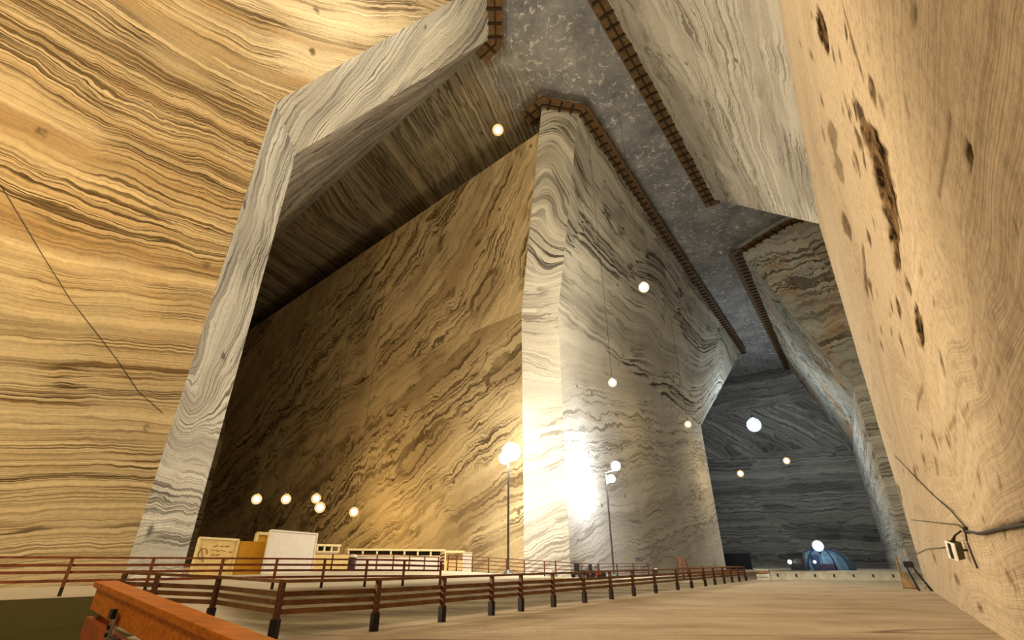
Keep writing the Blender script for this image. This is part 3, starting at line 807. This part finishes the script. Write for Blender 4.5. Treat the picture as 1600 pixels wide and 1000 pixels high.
t, L, h = board('notice_board', 'straw yellow notice board with brown writing beside the foot of the left pillar', 'notice board', 300, 363, 30.5, 32.5, 840, m_plaq, m_cream)
rg = random.Random(3)
def squig(x0, x1, z, amp, hgt):
    bm = bmesh.new(); pts = []; x = x0
    while x < x1:
        pts.append(Vector((x, -.062, z + rg.uniform(-amp, amp)))); x += rg.uniform(.035, .07)
    for a, b in zip(pts[:-1], pts[1:]): beam(bm, a, b, .012, hgt, Vector((0, -1, 0)))
    bmesh.ops.remove_doubles(bm, verts=bm.verts, dist=.03)
    obj('writing_line', bm, m_ink, t)
for z, x0, x1 in ((h * .80, L * .36, L * .84), (h * .68, L * .34, L * .72), (h * .56, L * .36, L * .60), (h * .66, L * .78, L * .92), (h * .44, L * .74, L * .86)):
    squig(x0, x1, z, .05, .035)
bm = bmesh.new()
pts = [(L * .17 + .28 * math.cos(a), -.062, h * .58 + .26 * math.sin(a)) for a in [k * .45 for k in range(12)]]
for a, b in zip(pts[:-1], pts[1:]): beam(bm, a, b, .012, .035, Vector((0, -1, 0)))
beam(bm, (L * .10, -.062, h * .75), (L * .22, -.062, h * .38), .012, .04, Vector((0, -1, 0)))
obj('drawing', bm, m_ink, t)
board('display_board', 'plain ochre panel between the straw yellow notice board and the white screen', 'panel', 364, 408, 32.6, 33.8, 845, m_ochre)
board('display_board', 'narrow ochre and cream screen rising above the ochre panel, left of the white screen', 'panel', 391, 412, 34.4, 34.9, 833, m_ochre, m_cream, fw=.16)
board('display_board', 'low ochre board right of the white screen behind the side gallery railing', 'panel', 489, 544, 44, 46.5, 864, m_plaq)

def counter(label, ul, ur, d0, d1, vtop, n):
    p, q = gd(ul, d0), gd(ur, d1)
    L = (Vector((q.x, q.y, 0)) - Vector((p.x, p.y, 0))).length
    rz = math.atan2(q.y - p.y, q.x - p.x); z0 = min(p.z, q.z); h = atd(ul, vtop, d0).z - z0
    t = thing('market_counter', label, 'counter', (p.x, p.y, z0), rz)
    bm = bmesh.new(); box(bm, (L / 2, 0, h * .34), (L, .9, h * .68)); bevel(bm, .02, 1); obj('counter_body', bm, m_white, t)
    bm = bmesh.new(); box(bm, (L / 2, -.05, h * .70), (L + .1, 1.05, .08)); obj('counter_top', bm, m_cream, t)
    bm = bmesh.new(); box(bm, (L / 2, 0, h - .09), (L + .3, 1.1, .18)); bevel(bm, .02, 1); obj('canopy', bm, m_cream, t)
    bm = bmesh.new(); box(bm, (L / 2, .42, h * .82), (L - .1, .06, h * .22)); obj('back_panel', bm, m_cabin, t)
    for k in range(n + 1):
        bm = bmesh.new(); box(bm, (L * k / n, -.40, h * .84), (.16, .12, h * .28)); obj('upright', bm, m_cream, t)
    return t
counter('long low cream counter with dark slots, in front of the amber wall', 541, 690, 51, 53, 857, 7)
counter('short cream counter right behind the white screen board', 488, 522, 50, 51, 850, 3)
p, q = gd(695, 50), gd(735, 50)
t = thing('cream_frame', 'low cream open frame right of the long cream counter', 'frame', p, math.atan2(q.y - p.y, q.x - p.x)); L = (q - p).length
for x in (0, L * .72):
    bm = bmesh.new(); box(bm, (x, 0, .85), (.16, .16, 1.74)); obj('upright', bm, m_cream, t)
bm = bmesh.new(); box(bm, (L * .36, 0, 1.62), (L * .72 + .16, .14, .2)); obj('top_bar', bm, m_cream, t)
bm = bmesh.new(); box(bm, (L * .36, 0, .5), (L * .72, .1, .8)); obj('low_panel', bm, m_plaq, t)
p = gd(730, 47.5)
bm = bmesh.new(); box(bm, (0, 0, .75), (.75, .6, 1.5)); bevel(bm, .03, 2)
t = thing('white_cabinet', 'small white cabinet at the foot of the amber wall, right of the cream frame', 'cabinet', p)
obj('body', bm, m_white, t); bm = bmesh.new(); box(bm, (0, 0, 1.52), (.82, .66, .06)); obj('lid', bm, m_cream, t)
p = gd(550, 39.5)
t = thing('litter_bin', 'dark litter bin with pale lid behind the red railing, below the long cream counter', 'bin', p)
bm = bmesh.new(); lathe(bm, [(0, 0), (.22, 0), (.26, .1), (.28, .85), (0, .85)], seg=16); obj('bin_body', bm, plain('aubergine_bin', (.06, .03, .045), .5), t, True)
bm = bmesh.new(); lathe(bm, [(.30, .85), (.30, .90), (.22, 1.0), (0, 1.04)], seg=16); obj('bin_lid', bm, m_white, t, True)

# ------------------------------------------------------------------ pedal karts and signs below the central pillar
def kart(label, p, rz, mb):
    t = thing('pedal_kart', label, 'kart', p, rz, group=None)
    bm = bmesh.new(); box(bm, (0, 0, .34), (1.5, .55, .22)); box(bm, (.55, 0, .44), (.45, .48, .2)); bevel(bm, .05, 2); obj('body', bm, mb, t)
    bm = bmesh.new(); box(bm, (-.30, 0, .52), (.5, .48, .12)); box(bm, (-.55, 0, .82), (.12, .48, .6)); bevel(bm, .04, 2); obj('seat', bm, m_black, t)
    for x in (-.55, .55):
        for y in (-.38, .38):
            bm = bmesh.new(); tube(bm, [(x, y - .07, .24), (x, y + .07, .24)], .24, 16); obj('wheel', bm, m_black, t)
    bm = bmesh.new(); tube(bm, [(.35, 0, .5), (.15, 0, .88)], .03, 8)
    ring = [Vector((.15 + .10 * math.sin(a), .2 * math.cos(a), .88 + .17 * math.sin(a))) for a in [k * PI / 8 for k in range(17)]]
    tube(bm, ring, .025, 6, cap=False); obj('steering_wheel', bm, m_black, t)
p = gd(906, 47); kart('black pedal kart by the railing under the central pillar, left of the red one', p, .9, m_black)
p = gd(930, 49.5); kart('red pedal kart by the railing under the central pillar, right of the black one', p, .4, m_red)
def signboard(label, u, v, d, w, h, glyph):
    p = atd(u, v, d); ang = math.atan2(-SA, CA) if False else math.atan2(p.y, p.x) - PI / 2
    z0 = floor_z(p.x, p.y)
    t = thing('small_sign', label, 'sign', (p.x, p.y, z0), ang)
    hh = p.z - z0
    bm = bmesh.new(); tube(bm, [(0, .03, 0), (0, .03, hh)], .035, 8); obj('pole', bm, m_steel, t)
    bm = bmesh.new(); box(bm, (0, 0, hh), (w, .04, h)); bevel(bm, .008, 1); sp = obj('sign_plate', bm, plain('slate_sign', (.03, .04, .045), .5), t)
    bm = bmesh.new()
    for cx in (-.22 * w, .2 * w):
        pts = [Vector((cx + .16 * w * math.cos(a), -.026, hh + .32 * h * math.sin(a))) for a in [k * PI / 6 + (.6 if cx < 0 else 0) for k in range(11 if cx < 0 else 13)]]
        for a, b in zip(pts[:-1], pts[1:]): beam(bm, a, b, .01, .05 * h * 2, Vector((0, -1, 0)))
    if glyph: beam(bm, (.2 * w, -.026, hh), (.34 * w, -.026, hh), .01, .06, Vector((0, -1, 0)))
    obj('lettering', bm, m_kerb, sp)
signboard('small dark sign with two pale letters on a pole before the central pillar', 998, 874, 61, .75, .42, True)
# wooden easel stand
p = gd(1065, 58)
t = thing('easel_board', 'brown wooden easel board standing beyond the long railing near the pillar corner', 'easel', p, -.45)
bm = bmesh.new(); beam(bm, (-.5, 0, 0), (-.42, .1, 1.75), .09, .09); obj('leg', bm, m_wood, t)
bm = bmesh.new(); beam(bm, (.5, 0, 0), (.42, .1, 1.75), .09, .09); obj('leg', bm, m_wood, t)
bm = bmesh.new(); beam(bm, (0, .7, 0), (0, .12, 1.7), .08, .08); obj('leg', bm, m_wood, t)
bm = bmesh.new()
for z in (1.0, 1.25, 1.5, 1.72): box(bm, (0, .02 + z * .05, z), (.95, .05, .17))
obj('panel', bm, m_rail, t)
p = gd(1024, 63)
bm = bmesh.new(); lathe(bm, [(0, 0), (.16, 0), (.15, .8), (.11, .92), (0, .95)], seg=14)
t = thing('bollard', 'short brown bollard right of the small dark sign at the pillar foot', 'bollard', p); obj('shaft', bm, m_wood, t, True)
bm = bmesh.new(); lathe(bm, [(.165, .62), (.165, .74), (.15, .74)], seg=14); obj('band', bm, m_kerb, t, True)

# ------------------------------------------------------------------ far end of the gallery
p, q = onfloor(1196, 905), onfloor(1402, 904)
p = gd(1196, 53); q = gd(1403, 56)
L = (q - p).length
t = thing('low_kerb_wall', 'long low whitewashed kerb wall across the end of the floor path', 'kerb', p, math.atan2(q.y - p.y, q.x - p.x))
bm = bmesh.new(); box(bm, (L / 2, 0, .28), (L, .4, .6)); bevel(bm, .03, 2); obj('wall_body', bm, m_kerb, t)
bm = bmesh.new(); box(bm, (L / 2, 0, .60), (L + .04, .5, .07)); obj('coping', bm, m_kerb, t)
for k in range(7):
    bm = bmesh.new(); box(bm, (L * (k + .5) / 7, -.215, .36), (.12, .05, .22)); obj('drain', bm, m_cabin, t)
p = gd(1189, 50)
t = thing('pale_crate', 'pale timber crate at the far end of the long brown railing', 'crate', p, -.5)
for z in (.14, .40, .66):
    bm = bmesh.new(); box(bm, (0, -.42, z), (.95, .04, .2)); box(bm, (0, .42, z), (.95, .04, .2)); box(bm, (-.47, 0, z), (.04, .8, .2)); box(bm, (.47, 0, z), (.04, .8, .2)); obj('slat_course', bm, m_tan if z > .5 else m_kerb, t)
bm = bmesh.new(); box(bm, (0, 0, .79), (1.0, .92, .05)); obj('lid', bm, m_kerb, t)
def far(u, d): p = atd(u, 880, d); return Vector((p.x, p.y, 0))
rzf = -AX                                            # facing down the gallery towards the viewer
# dome tent
p = far(1286, 118)
t = thing('dome_tent', 'blue green dome tent under the far white lamp at the gallery end', 'tent', p, rzf)
bm = bmesh.new(); rings = []
W_, D_, H_ = 5.2, 3.0, 3.6
for j in range(9):
    ph_ = j / 8 * PI / 2; ring = []
    for k in range(32):
        a = 2 * PI * k / 32; r = math.cos(ph_) ** .8 * (1 - .04 * (k % 4 == 0))
        ring.append(bm.verts.new((W_ * r * math.cos(a), D_ * r * math.sin(a), H_ * math.sin(ph_))))
    rings.append(ring)
for A0, B0 in zip(rings[:-1], rings[1:]):
    for k in range(32): bm.faces.new((A0[k], A0[(k + 1) % 32], B0[(k + 1) % 32], B0[k]))
bmesh.ops.remove_doubles(bm, verts=bm.verts, dist=1e-4)
obj('canvas', bm, m_tent, t)
bm = bmesh.new()
for a in (-2.5, -2.0, -1.15, -.65):
    pts = [(W_ * 1.02 * math.cos(ph_) ** .8 * math.cos(a), D_ * 1.02 * math.cos(ph_) ** .8 * math.sin(a), H_ * 1.02 * math.sin(ph_)) for ph_ in [k / 8 * PI / 2 for k in range(9)]]
    tube(bm, pts, .13, 6)
obj('tent_pole', bm, m_tentd, t)
bm = bmesh.new(); box(bm, (-.75, -D_ * .86, 1.35), (1.3, 1.0, 2.7)); bevel(bm, .25, 3); obj('doorway', bm, m_tentd, t)
bm = bmesh.new(); box(bm, (.9, -D_ - .1, .55), (2.4, .5, 1.1)); bevel(bm, .05, 1); obj('front_apron', bm, plain('plum_canvas', (.05, .03, .06), .7), t)
p = far(1247, 113)
t = thing('dark_cabin', 'small dark cabin with a pitched roof left of the blue dome tent', 'cabin', p, rzf)
bm = bmesh.new(); box(bm, (0, 0, 1.25), (2.4, 2.2, 2.5)); bevel(bm, .04, 1); obj('cabin_body', bm, m_cabin, t)
bm = bmesh.new()
v_ = [bm.verts.new(x) for x in ((-1.35, -1.25, 2.45), (1.35, -1.25, 2.45), (1.35, 1.25, 2.75), (-1.35, 1.25, 2.75), (-1.2, -1.2, 2.75), (1.2, -1.2, 2.95), (1.2, 1.2, 3.1), (-1.2, 1.2, 2.95))]
for f_ in ((3, 2, 1, 0), (4, 5, 6, 7), (0, 1, 5, 4), (1, 2, 6, 5), (2, 3, 7, 6), (3, 0, 4, 7)): bm.faces.new([v_[i] for i in f_])
obj('roof', bm, m_black, t)
bm = bmesh.new(); box(bm, (.1, -1.11, 1.5), (1.2, .05, .8)); obj('window', bm, plain('dull_pane', (.10, .09, .10), .2), t)
p = far(1146, 120)
t = thing('dark_hoarding', 'dark blue hoarding beside the pillar corner at the foot of the end wall', 'hoarding', p, rzf)
bm = bmesh.new(); box(bm, (0, 0, 1.5), (7, .2, 3)); obj('panel', bm, plain('navy_panel', (.02, .026, .045), .6), t)
for x in (-3.4, 0, 3.4):
    bm = bmesh.new(); box(bm, (x, -.16, 1.55), (.16, .12, 3.1)); obj('upright', bm, m_cabin, t)

# ------------------------------------------------------------------ by the right wall
def rwall(u, v, off=.05): return (hit_right(u, v) or hit_right(1590, 820)) + rn * off
p1, p2 = onfloor(1401, 912), onfloor(1421, 914)
p1 = gd(1401, 40); p2 = gd(1420, 39)
t = thing('timber_trestle', 'tan triangular timber trestle on the floor by the end of the right wall', 'trestle', p1, math.atan2(p2.y - p1.y, p2.x - p1.x))
Lx = (p2 - p1).length
bm = bmesh.new(); beam(bm, (0, 0, -.01), (Lx * .12, 0, 1.75), .09, .07); obj('upright', bm, m_tan, t)
bm = bmesh.new(); beam(bm, (Lx, 0, 0), (Lx * .14, 0, .85), .08, .07); obj('brace', bm, m_tan, t)
bm = bmesh.new()
v_ = [bm.verts.new(x) for x in ((.06, -.03, .05), (Lx * .82, -.03, .05), (.12, -.03, .72), (.06, .03, .05), (Lx * .82, .03, .05), (.12, .03, .72))]
for f_ in ((0, 1, 2), (5, 4, 3), (0, 3, 4, 1), (1, 4, 5, 2), (2, 5, 3, 0)): bm.faces.new([v_[i] for i in f_])
obj('gusset', bm, m_tan, t)
bm = bmesh.new(); beam(bm, (-.05, 0, .03), (Lx * 1.1, 0, .03), .12, .06); obj('foot', bm, m_wood, t)
p = gd(1424, 37)
t = thing('equipment_stand', 'dark metal stand with a black box and splayed legs against the right wall end', 'stand', p, -.62); t.scale = (1.25, 1.25, 1.25)
k_ = 27.5 / 940
bm = bmesh.new(); box(bm, (-.12, 0, 1.02), (.36, .3, .24)); bevel(bm, .02, 1); obj('control_box', bm, m_black, t)
for (x0, y0), (x1, y1) in (((-.22, -.08), (-.02, -.12)), ((.0, -.08), (.42, -.10)), ((.0, .1), (.38, .22)), ((-.22, .1), (-.05, .24))):
    bm = bmesh.new(); tube(bm, [(x0, y0, .92), (x1, y1, 0)], .03, 8); obj('leg', bm, m_black, t)
bm = bmesh.new(); tube(bm, [(-.1, 0, 1.1), (-.13, 0, 1.32), (-.1, 0, 1.62)], .035, 8); obj('mast', bm, m_steel, t)
bm = bmesh.new(); tube(bm, [(.02, -.09, .35), (.28, -.1, .35)], .02, 6); tube(bm, [(.2, -.1, .1), (.3, .2, .3)], .02, 6); obj('cross_bar', bm, m_steel, t)
# wall floodlight
c = rwall(1512, 860, .22); ang = math.atan2(rn.y, rn.x)
fwd = AB(-1, 0); upv = Vector((0, 0, 1))
t = thing('wall_floodlight', 'silver floodlight on a bracket on the right wall below the dark cable joint', 'lamp', c - upv * .2)
r0 = upv * .2
ax_ = (rwall(1503, 850, .26) - rwall(1510, 875, .26)).normalized()
fd = (rn * .75 + AB(-1, 0) * .65); fd = (fd - ax_ * fd.dot(ax_)).normalized()
o_ = fd
bm = bmesh.new(); beam(bm, r0 - ax_ * .20, r0 + ax_ * .20, .22, .20, fd); bevel(bm, .03, 2); obj('housing', bm, plain('olive_grey_housing', (.11, .10, .06), .5, .3), t)
bm = bmesh.new(); beam(bm, r0 - ax_ * .21 + fd * .11, r0 + ax_ * .21 + fd * .11, .25, .035, fd); bevel(bm, .01, 1); obj('reflector', bm, plain('bright_aluminium', (.80, .80, .77), .5, .0), t)
bm = bmesh.new(); beam(bm, r0 - ax_ * .18 + fd * .135, r0 + ax_ * .18 + fd * .135, .07, .02, fd); obj('bezel', bm, m_black, t)
bm = bmesh.new(); tube(bm, [r0 + ax_ * .18, r0 + ax_ * .34 - rn * .06, r0 + ax_ * .46 - rn * .2], .022, 6); tube(bm, [r0 + ax_ * .18 + o_ * .09, r0 + ax_ * .36 + o_ * .06 - rn * .1, r0 + ax_ * .45 - rn * .2], .018, 6); tube(bm, [r0 - rn * .08, r0 - rn * .25], .03, 6)
obj('bracket', bm, m_black, t)

def cable(label, pts, rad, wall='right', sag=0.0, offs=.05):
    if wall == 'right': P = [hit_right(u, v) + rn * offs for u, v in pts if hit_right(u, v)]
    else: P = [hitplane(u, v, A, ln) + ln * offs for u, v in pts]
    out = []
    for i, (p, q) in enumerate(zip(P[:-1], P[1:])):
        for k in range(6):
            t_ = k / 6; out.append(p.lerp(q, t_) + Vector((0, 0, -sag * 4 * t_ * (1 - t_))) + Vector((0, 0, .012 * mnoise.noise(Vector((i + t_, k, 3)) * 2))))
    out.append(P[-1])
    bm = bmesh.new(); tube(bm, out, rad, 6)
    return tag(obj('cable', bm, m_cable, None, True), label, 'cable')
cable('thin cable falling diagonally down the right wall to the cable joint', [(1345, 650), (1400, 712), (1455, 768), (1490, 798), (1513, 824)], .018)
cable('thin cable running level from the right wall end to the cable joint', [(1378, 803), (1425, 812), (1470, 817), (1500, 820), (1513, 828)], .016)
cable('short drooping cable from the stand to the silver wall floodlight', [(1433, 866), (1450, 858), (1475, 856), (1497, 852)], .014)
cable('thick dark cable bundle along the right wall to the edge of view', [(1513, 830), (1535, 834), (1560, 829), (1585, 824), (1625, 818)], .030)
cable('dark down lead hanging behind the silver wall floodlight', [(1513, 824), (1516, 845), (1524, 866), (1533, 888)], .020, offs=.06)
jb = rwall(1514, 829, .05)
t = thing('junction_box', 'small black cable joint box on the right wall above the silver floodlight', 'box', jb)
bm = bmesh.new(); beam(bm, (0, 0, -.07), (0, 0, .07), .10, .08, rn); bevel(bm, .012, 2); obj('body', bm, m_black, t)
bm = bmesh.new(); beam(bm, rn * .045 + Vector((0, 0, -.05)), rn * .045 + Vector((0, 0, .05)), .07, .015, rn); obj('lid', bm, m_hous, t)
ln = Vector((CA, -SA, 0))
cable('thin dark wire slanting down the ochre face of the left pillar', [(0, 290), (60, 390), (110, 470), (180, 560), (215, 612), (252, 645)], .013, 'left')

# ------------------------------------------------------------------ lamps
LAMPN = [0]
def bulb_mat(col, E):
    LAMPN[0] += 1
    return emis('glowing_lamp', col, E)
def shell_mat(col):
    m, nt, b = newmat('lamp_glow_shell'); m.cycles.emission_sampling = 'NONE'; nt.nodes.remove(b); g = G(nt)
    tr = g.n('ShaderNodeBsdfTransparent'); em = g.n('ShaderNodeEmission'); mx = g.n('ShaderNodeMixShader')
    em.inputs[0].default_value = (*col, 1); em.inputs[1].default_value = 1.25  # added shell emits on its own, a coloured halo round the burner
    mx.inputs[0].default_value = .62
    nt.links.new(tr.outputs[0], mx.inputs[1]); nt.links.new(em.outputs[0], mx.inputs[2])
    nt.links.new(mx.outputs[0], [n for n in nt.nodes if n.bl_idname == 'ShaderNodeOutputMaterial'][0].inputs[0])
    return m
SHELLS = {}
def ball(r, seg=20):
    return [(0, -r), (.38 * r, -.92 * r), (.71 * r, -.71 * r), (.92 * r, -.38 * r), (r, 0), (.92 * r, .38 * r), (.71 * r, .71 * r), (.38 * r, .92 * r), (0, r)]
def lit_globe(t, o, r, col, watts):
    '''a bright burner inside an added larger shell that glows as its coloured halo'''
    c_ = r * .62; E = 2.2 * watts / (4 * PI * PI * c_ * c_)
    bm = bmesh.new(); lathe(bm, ball(c_), o, 16); obj('burner', bm, bulb_mat(col, E), t, True)
    if col not in SHELLS: SHELLS[col] = shell_mat(col)
    bm = bmesh.new(); lathe(bm, ball(r * 1.12), o, 20); obj('glow_shell', bm, SHELLS[col], t, True)
def globe_lamp(label, u, v, d, r, col, watts, hang='ceiling', group=None, name='hanging_lamp'):
    """round lamp with a metal cap on a cable to the ceiling, or on a mast from the floor"""
    c = atd(u, v, d); z0 = floor_z(c.x, c.y)
    t = thing(name, label, 'lamp', c if hang == 'ceiling' else (c.x, c.y, z0), group=group)
    o = Vector((0, 0, 0)) if hang == 'ceiling' else Vector((0, 0, c.z - z0))
    lit_globe(t, o, r, col, watts)
    s_ = 1 if hang == 'ceiling' else -1
    bm = bmesh.new(); lathe(bm, [(.36 * r, s_ * 1.08 * r), (.38 * r, s_ * 1.25 * r), (.16 * r, s_ * 1.55 * r), (0, s_ * 1.6 * r)], o, 14); bmesh.ops.recalc_face_normals(bm, faces=bm.faces); obj('cap', bm, m_hous, t)
    bm = bmesh.new()
    if hang == 'ceiling': tube(bm, [o + Vector((0, 0, 1.4 * r)), o + Vector((0, 0, HT - c.z + .1))], .02, 6); obj('cable', bm, m_cable, t)
    else: tube(bm, [Vector((0, 0, -.05)), o - Vector((0, 0, 1.3 * r))], .07, 8); obj('mast', bm, m_hous, t)
    return t
WARM = (1, .66, .26); NEUT = (1, .86, .62); COOL = (.82, .92, 1.0)
globe_lamp('warm lamp hanging just under the ceiling at the top of the central pillar', 778, 203, 33, .48, WARM, 450)
globe_lamp('warm white lamp hanging in front of the swirled grey face, highest on that face', 1006, 449, 46, .50, NEUT, 4500)
globe_lamp('warm white lamp hanging before the grey face, below the highest one there', 957, 598, 43, .36, NEUT, 2200)
globe_lamp('small amber lamp hanging at the right edge of the grey pillar face', 1075, 663, 68, .42, WARM, 700)
globe_lamp('big blue white lamp hanging at the far end of the main gallery', 1178, 664, 126, 1.45, COOL, 13000)
globe_lamp('small amber lamp hanging before the dark end wall, lower left of the pair', 1157, 740, 105, .55, WARM, 1200)
globe_lamp('small amber lamp hanging before the dark end wall, upper right of the pair', 1229, 720, 105, .55, WARM, 1200)
globe_lamp('white lamp on a mast above the blue dome tent', 1278, 853, 112, .85, COOL, 900, 'floor', name='mast_lamp')
globe_lamp('small white lamp low beside the dark cabin', 1234, 878, 110, .36, COOL, 60, 'floor', name='mast_lamp')
globe_lamp('small white lamp at the doorway of the dome tent', 1273, 878, 110, .26, COOL, 60, 'floor', name='mast_lamp')
for (u, v, lb) in ((401, 780, 'leftmost'), (447, 780, 'second from left'), (494, 779, 'third from left'), (500, 793, 'lower one under the third'), (553, 800, 'rightmost')):
    globe_lamp('small amber lamp in the dark side gallery, %s of the five' % lb, u, v, 62 if v < 790 or u > 520 else 57, .48, WARM, 900, group='amber lamps in the side gallery')
# twin floodlights on masts before the central pillar
def mast_flood(label, heads, d, rz, col, watts, uf):
    c = atd(uf, 880, d); z0 = floor_z(c.x, c.y)
    t = thing('flood_mast', label, 'lamp', (c.x, c.y, z0))
    top = 0
    for (u, v, r) in heads:
        q = atd(u, v, d) - Vector((c.x, c.y, z0)); top = max(top, q.z)
        E = watts / (4 * PI * PI * r * r)
        bm = bmesh.new(); lathe(bm, [(0, -r), (.38 * r, -.92 * r), (.71 * r, -.71 * r), (.92 * r, -.38 * r), (r, 0), (.92 * r, .38 * r), (.71 * r, .71 * r), (.38 * r, .92 * r), (0, r)], q, 20)
        hd = obj('lamp_head', bm, bulb_mat(col, E), t, True)
        bm = bmesh.new(); tube(bm, [q - Vector((0, 0, .9 * r)), Vector((0, 0, q.z - 1.3 * r))], .06, 8); obj('bracket', bm, m_hous, t)
    bm = bmesh.new(); tube(bm, [Vector((0, 0, -.05)), Vector((0, 0, top - .8))], .09, 10); obj('mast', bm, m_hous, t)
    bm = bmesh.new(); lathe(bm, [(0, 0), (.4, 0), (.4, .1), (.12, .35), (.1, .5)], seg=14); obj('foot', bm, m_hous, t)
mast_flood('mast with two bright white floodlights before the amber corner of the central pillar', [(799, 706, .80), (789, 716, .50)], 43.5, 0, (1, .91, .74), 4800, 794)
mast_flood('mast with two white floodlights close to the foot of the grey pillar face', [(962, 728, .45), (955, 748, .38)], 52, 0, (.93, .96, 1.0), 2000, 958)

# lamps of the mine outside the view
def pt(a, b, z, col, watts, r=.5):
    l = bpy.data.lights.new('mine_lamp', 'POINT'); l.color = col; l.energy = watts; l.shadow_soft_size = r
    o = bpy.data.objects.new('mine_lamp', l); COL.objects.link(o); o.location = AB(a, b, z); return o
def spot(a, b, z, tgt, col, watts, ang, blend=.6, r=.5):
    l = bpy.data.lights.new('mine_floodlight', 'SPOT'); l.color = col; l.energy = watts; l.spot_size = math.radians(ang); l.spot_blend = blend; l.shadow_soft_size = r
    o = bpy.data.objects.new('mine_floodlight', l); COL.objects.link(o); o.location = AB(a, b, z)
    o.rotation_euler = (Vector(tgt) - AB(a, b, z)).to_track_quat('-Z', 'Y').to_euler(); return o
pt(-8, -10, 18, (1, .78, .48), 5000)
pt(8, -12, 36, (1, .90, .70), 6800)
spot(-12, -4, 6, AB(2, -25, 18), (1, .66, .25), 27000, 95)
spot(0, -18, 5, AB(28, 2, 14), (1, .80, .54), 22000, 80)
w = bpy.data.worlds.new('mine_air'); SC.world = w; w.use_nodes = True
w.node_tree.nodes['Background'].inputs[0].default_value = (.9, .8, .65, 1)
w.node_tree.nodes['Background'].inputs[1].default_value = .01
